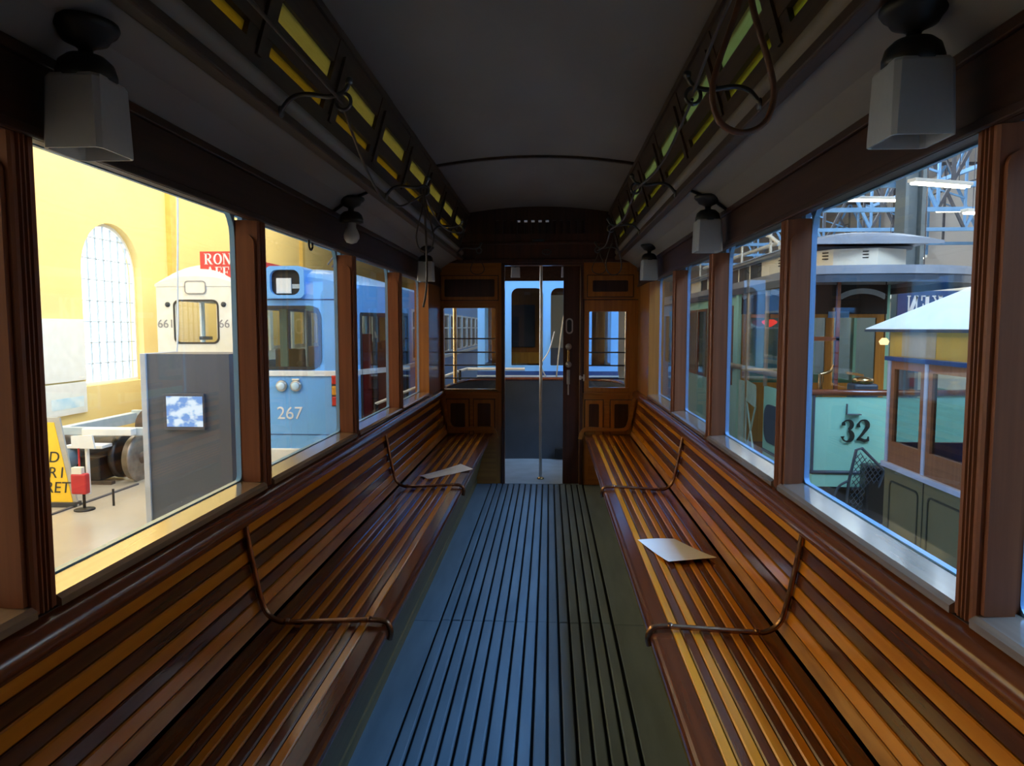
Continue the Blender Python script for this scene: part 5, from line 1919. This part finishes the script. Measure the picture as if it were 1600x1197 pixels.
mb.tube(spline([(0.06, FY - 0.03, 0.86), (0.0, FY - 0.06, 1.02), (0.10, FY - 0.05, 1.2), (0.17, FY - 0.05, 1.45)], 6), 0.008, 'nickel', 6)
mb.tube(spline([(0.20, FY - 0.03, 0.86), (0.23, FY - 0.07, 1.2), (0.28, FY - 0.06, 1.6), (0.36, FY - 0.04, 1.95)], 6), 0.009, 'pole_gold', 6)
mb.build('wiper', t)
# pale railing behind the platform dash
mb = MB((0.0, 8.6, 0.95))
mb.tube(spline([(-1.9, 8.0, 0.62), (-1.25, 8.35, 0.88), (-0.95, 8.7, 0.98), (-0.85, 8.75, 0.985), (-0.2, 8.75, 0.985)], 5), 0.018, 'white_paint', 6)
mb.cyl((-1.0, 8.62, 0.98), (-1.0, 8.62, FZ), 0.02, 'iron', 8)
mb.cyl((-1.9, 8.0, 0.62), (-1.9, 8.0, FZ), 0.018, 'iron', 8)
tagged(mb.build('pale_railing'), 'pale handrail between the platform and the blue tram ahead', 'railing')


# ================================================================== light
def area(name, loc, rot, sx, sy, e, c):
    L = bpy.data.lights.new(name, 'AREA')
    L.shape = 'RECTANGLE'
    L.size, L.size_y = sx, sy
    L.energy = e
    L.color = c
    o = bpy.data.objects.new(name, L)
    COL.objects.link(o)
    o.location = loc
    o.rotation_euler = rot
    return o


# cool roof skylight first; the area lights after it are added, unseen fills
area('skylight_cool', (4.1, 1.8, 7.1), (0, 0.75, 0), 3.8, 9.5, 3300, (0.24, 0.53, 1.0))
area('fill_far_right', (8.5, 20.0, 7.0), (0, -0.5, 0), 4.0, 24.0, 2900, (0.80, 0.91, 1.0))  # unseen fill added to brighten the far right bay and its wall
area('fill_cross', (6.6, 4.2, 7.0), (1.15, 0, 0), 5.2, 2.5, 800, (0.95, 0.97, 0.93))  # unseen fill added to light the kiosk and the mint dash
area('fill_cross_left', (-3.6, 5.0, 7.0), (1.25, 0, 0), 4.6, 2.0, 520, (0.90, 0.95, 1.0))  # unseen fill added for the front of the numbered blue tram
area('fill_warm', (-8.0, 7.0, 7.1), (0, -0.2, 0), 1.5, 18.0, 1000, (1.0, 0.74, 0.33))  # added warm fill for the aisle floor, no lamps hang here
area('fill_yellow_wall', (-5.6, 11.0, 6.7), (0, 0.9, 0), 2.5, 26.0, 2300, (1.0, 0.91, 0.72))  # added fill aimed at the yellow wall and away from the saloon
area('fill_track', (-1.5, 17.0, 7.1), (0, 0, 0), 3.0, 12.0, 500, (0.80, 0.91, 1.0))  # added overhead fill between the trams, under a closed roof
area('fill_right_side', (14.4, 15.5, 5.0), (0, PI / 2, 0), 3.0, 10.0, 300, (0.80, 0.91, 1.0))  # added fill for roof and trusses; the wall has no window

SKY_LOBE = 17.0
w = bpy.data.worlds.new('sky')
SC.world = w
w.use_nodes = True
nt = w.node_tree
bg = nt.nodes['Background']
# overcast sky, much brighter towards the low sun beyond the arched windows
tc = nt.nodes.new('ShaderNodeTexCoord')
dp = nt.nodes.new('ShaderNodeVectorMath')
dp.operation = 'DOT_PRODUCT'
dp.inputs[1].default_value = (-0.985, 0.0, 0.17)
mx = nt.nodes.new('ShaderNodeMath')
mx.operation = 'MAXIMUM'
mx.inputs[1].default_value = 0.0
pw = nt.nodes.new('ShaderNodeMath')
pw.operation = 'POWER'
pw.inputs[1].default_value = 2.0
ma = nt.nodes.new('ShaderNodeMath')
ma.operation = 'MULTIPLY_ADD'
ma.inputs[1].default_value = SKY_LOBE
ma.inputs[2].default_value = 0.55
nt.links.new(tc.outputs['Generated'], dp.inputs[0])
nt.links.new(dp.outputs['Value'], mx.inputs[0])
nt.links.new(mx.outputs[0], pw.inputs[0])
nt.links.new(pw.outputs[0], ma.inputs[0])
nt.links.new(ma.outputs[0], bg.inputs['Strength'])
bg.inputs['Color'].default_value = (0.90, 0.95, 1.0, 1)

# ================================================================== camera
cam = bpy.data.cameras.new('camera')
cam.sensor_fit = 'HORIZONTAL'
cam.sensor_width = 36.0
cam.lens = 1100 / 1600 * 36.0
cam.clip_start = 0.02
cam.clip_end = 200
co = bpy.data.objects.new('camera', cam)
COL.objects.link(co)
co.location = (0.1, 0.0, 1.5)
co.rotation_euler = (math.radians(90 - 4.496), 0, math.radians(3.01))
SC.camera = co

SC.view_settings.view_transform = 'Standard'
SC.view_settings.look = 'None'
SC.view_settings.exposure = -0.6
SC.view_settings.gamma = 1.0
SC.view_settings.use_curve_mapping = False
SC.cycles.use_denoising = True
SC.cycles.max_bounces = 10
SC.cycles.diffuse_bounces = 5
SC.cycles.glossy_bounces = 5
SC.cycles.transparent_max_bounces = 24
SC.cycles.caustics_reflective = False
SC.cycles.caustics_refractive = False
SC.cycles.sample_clamp_indirect = 6.0
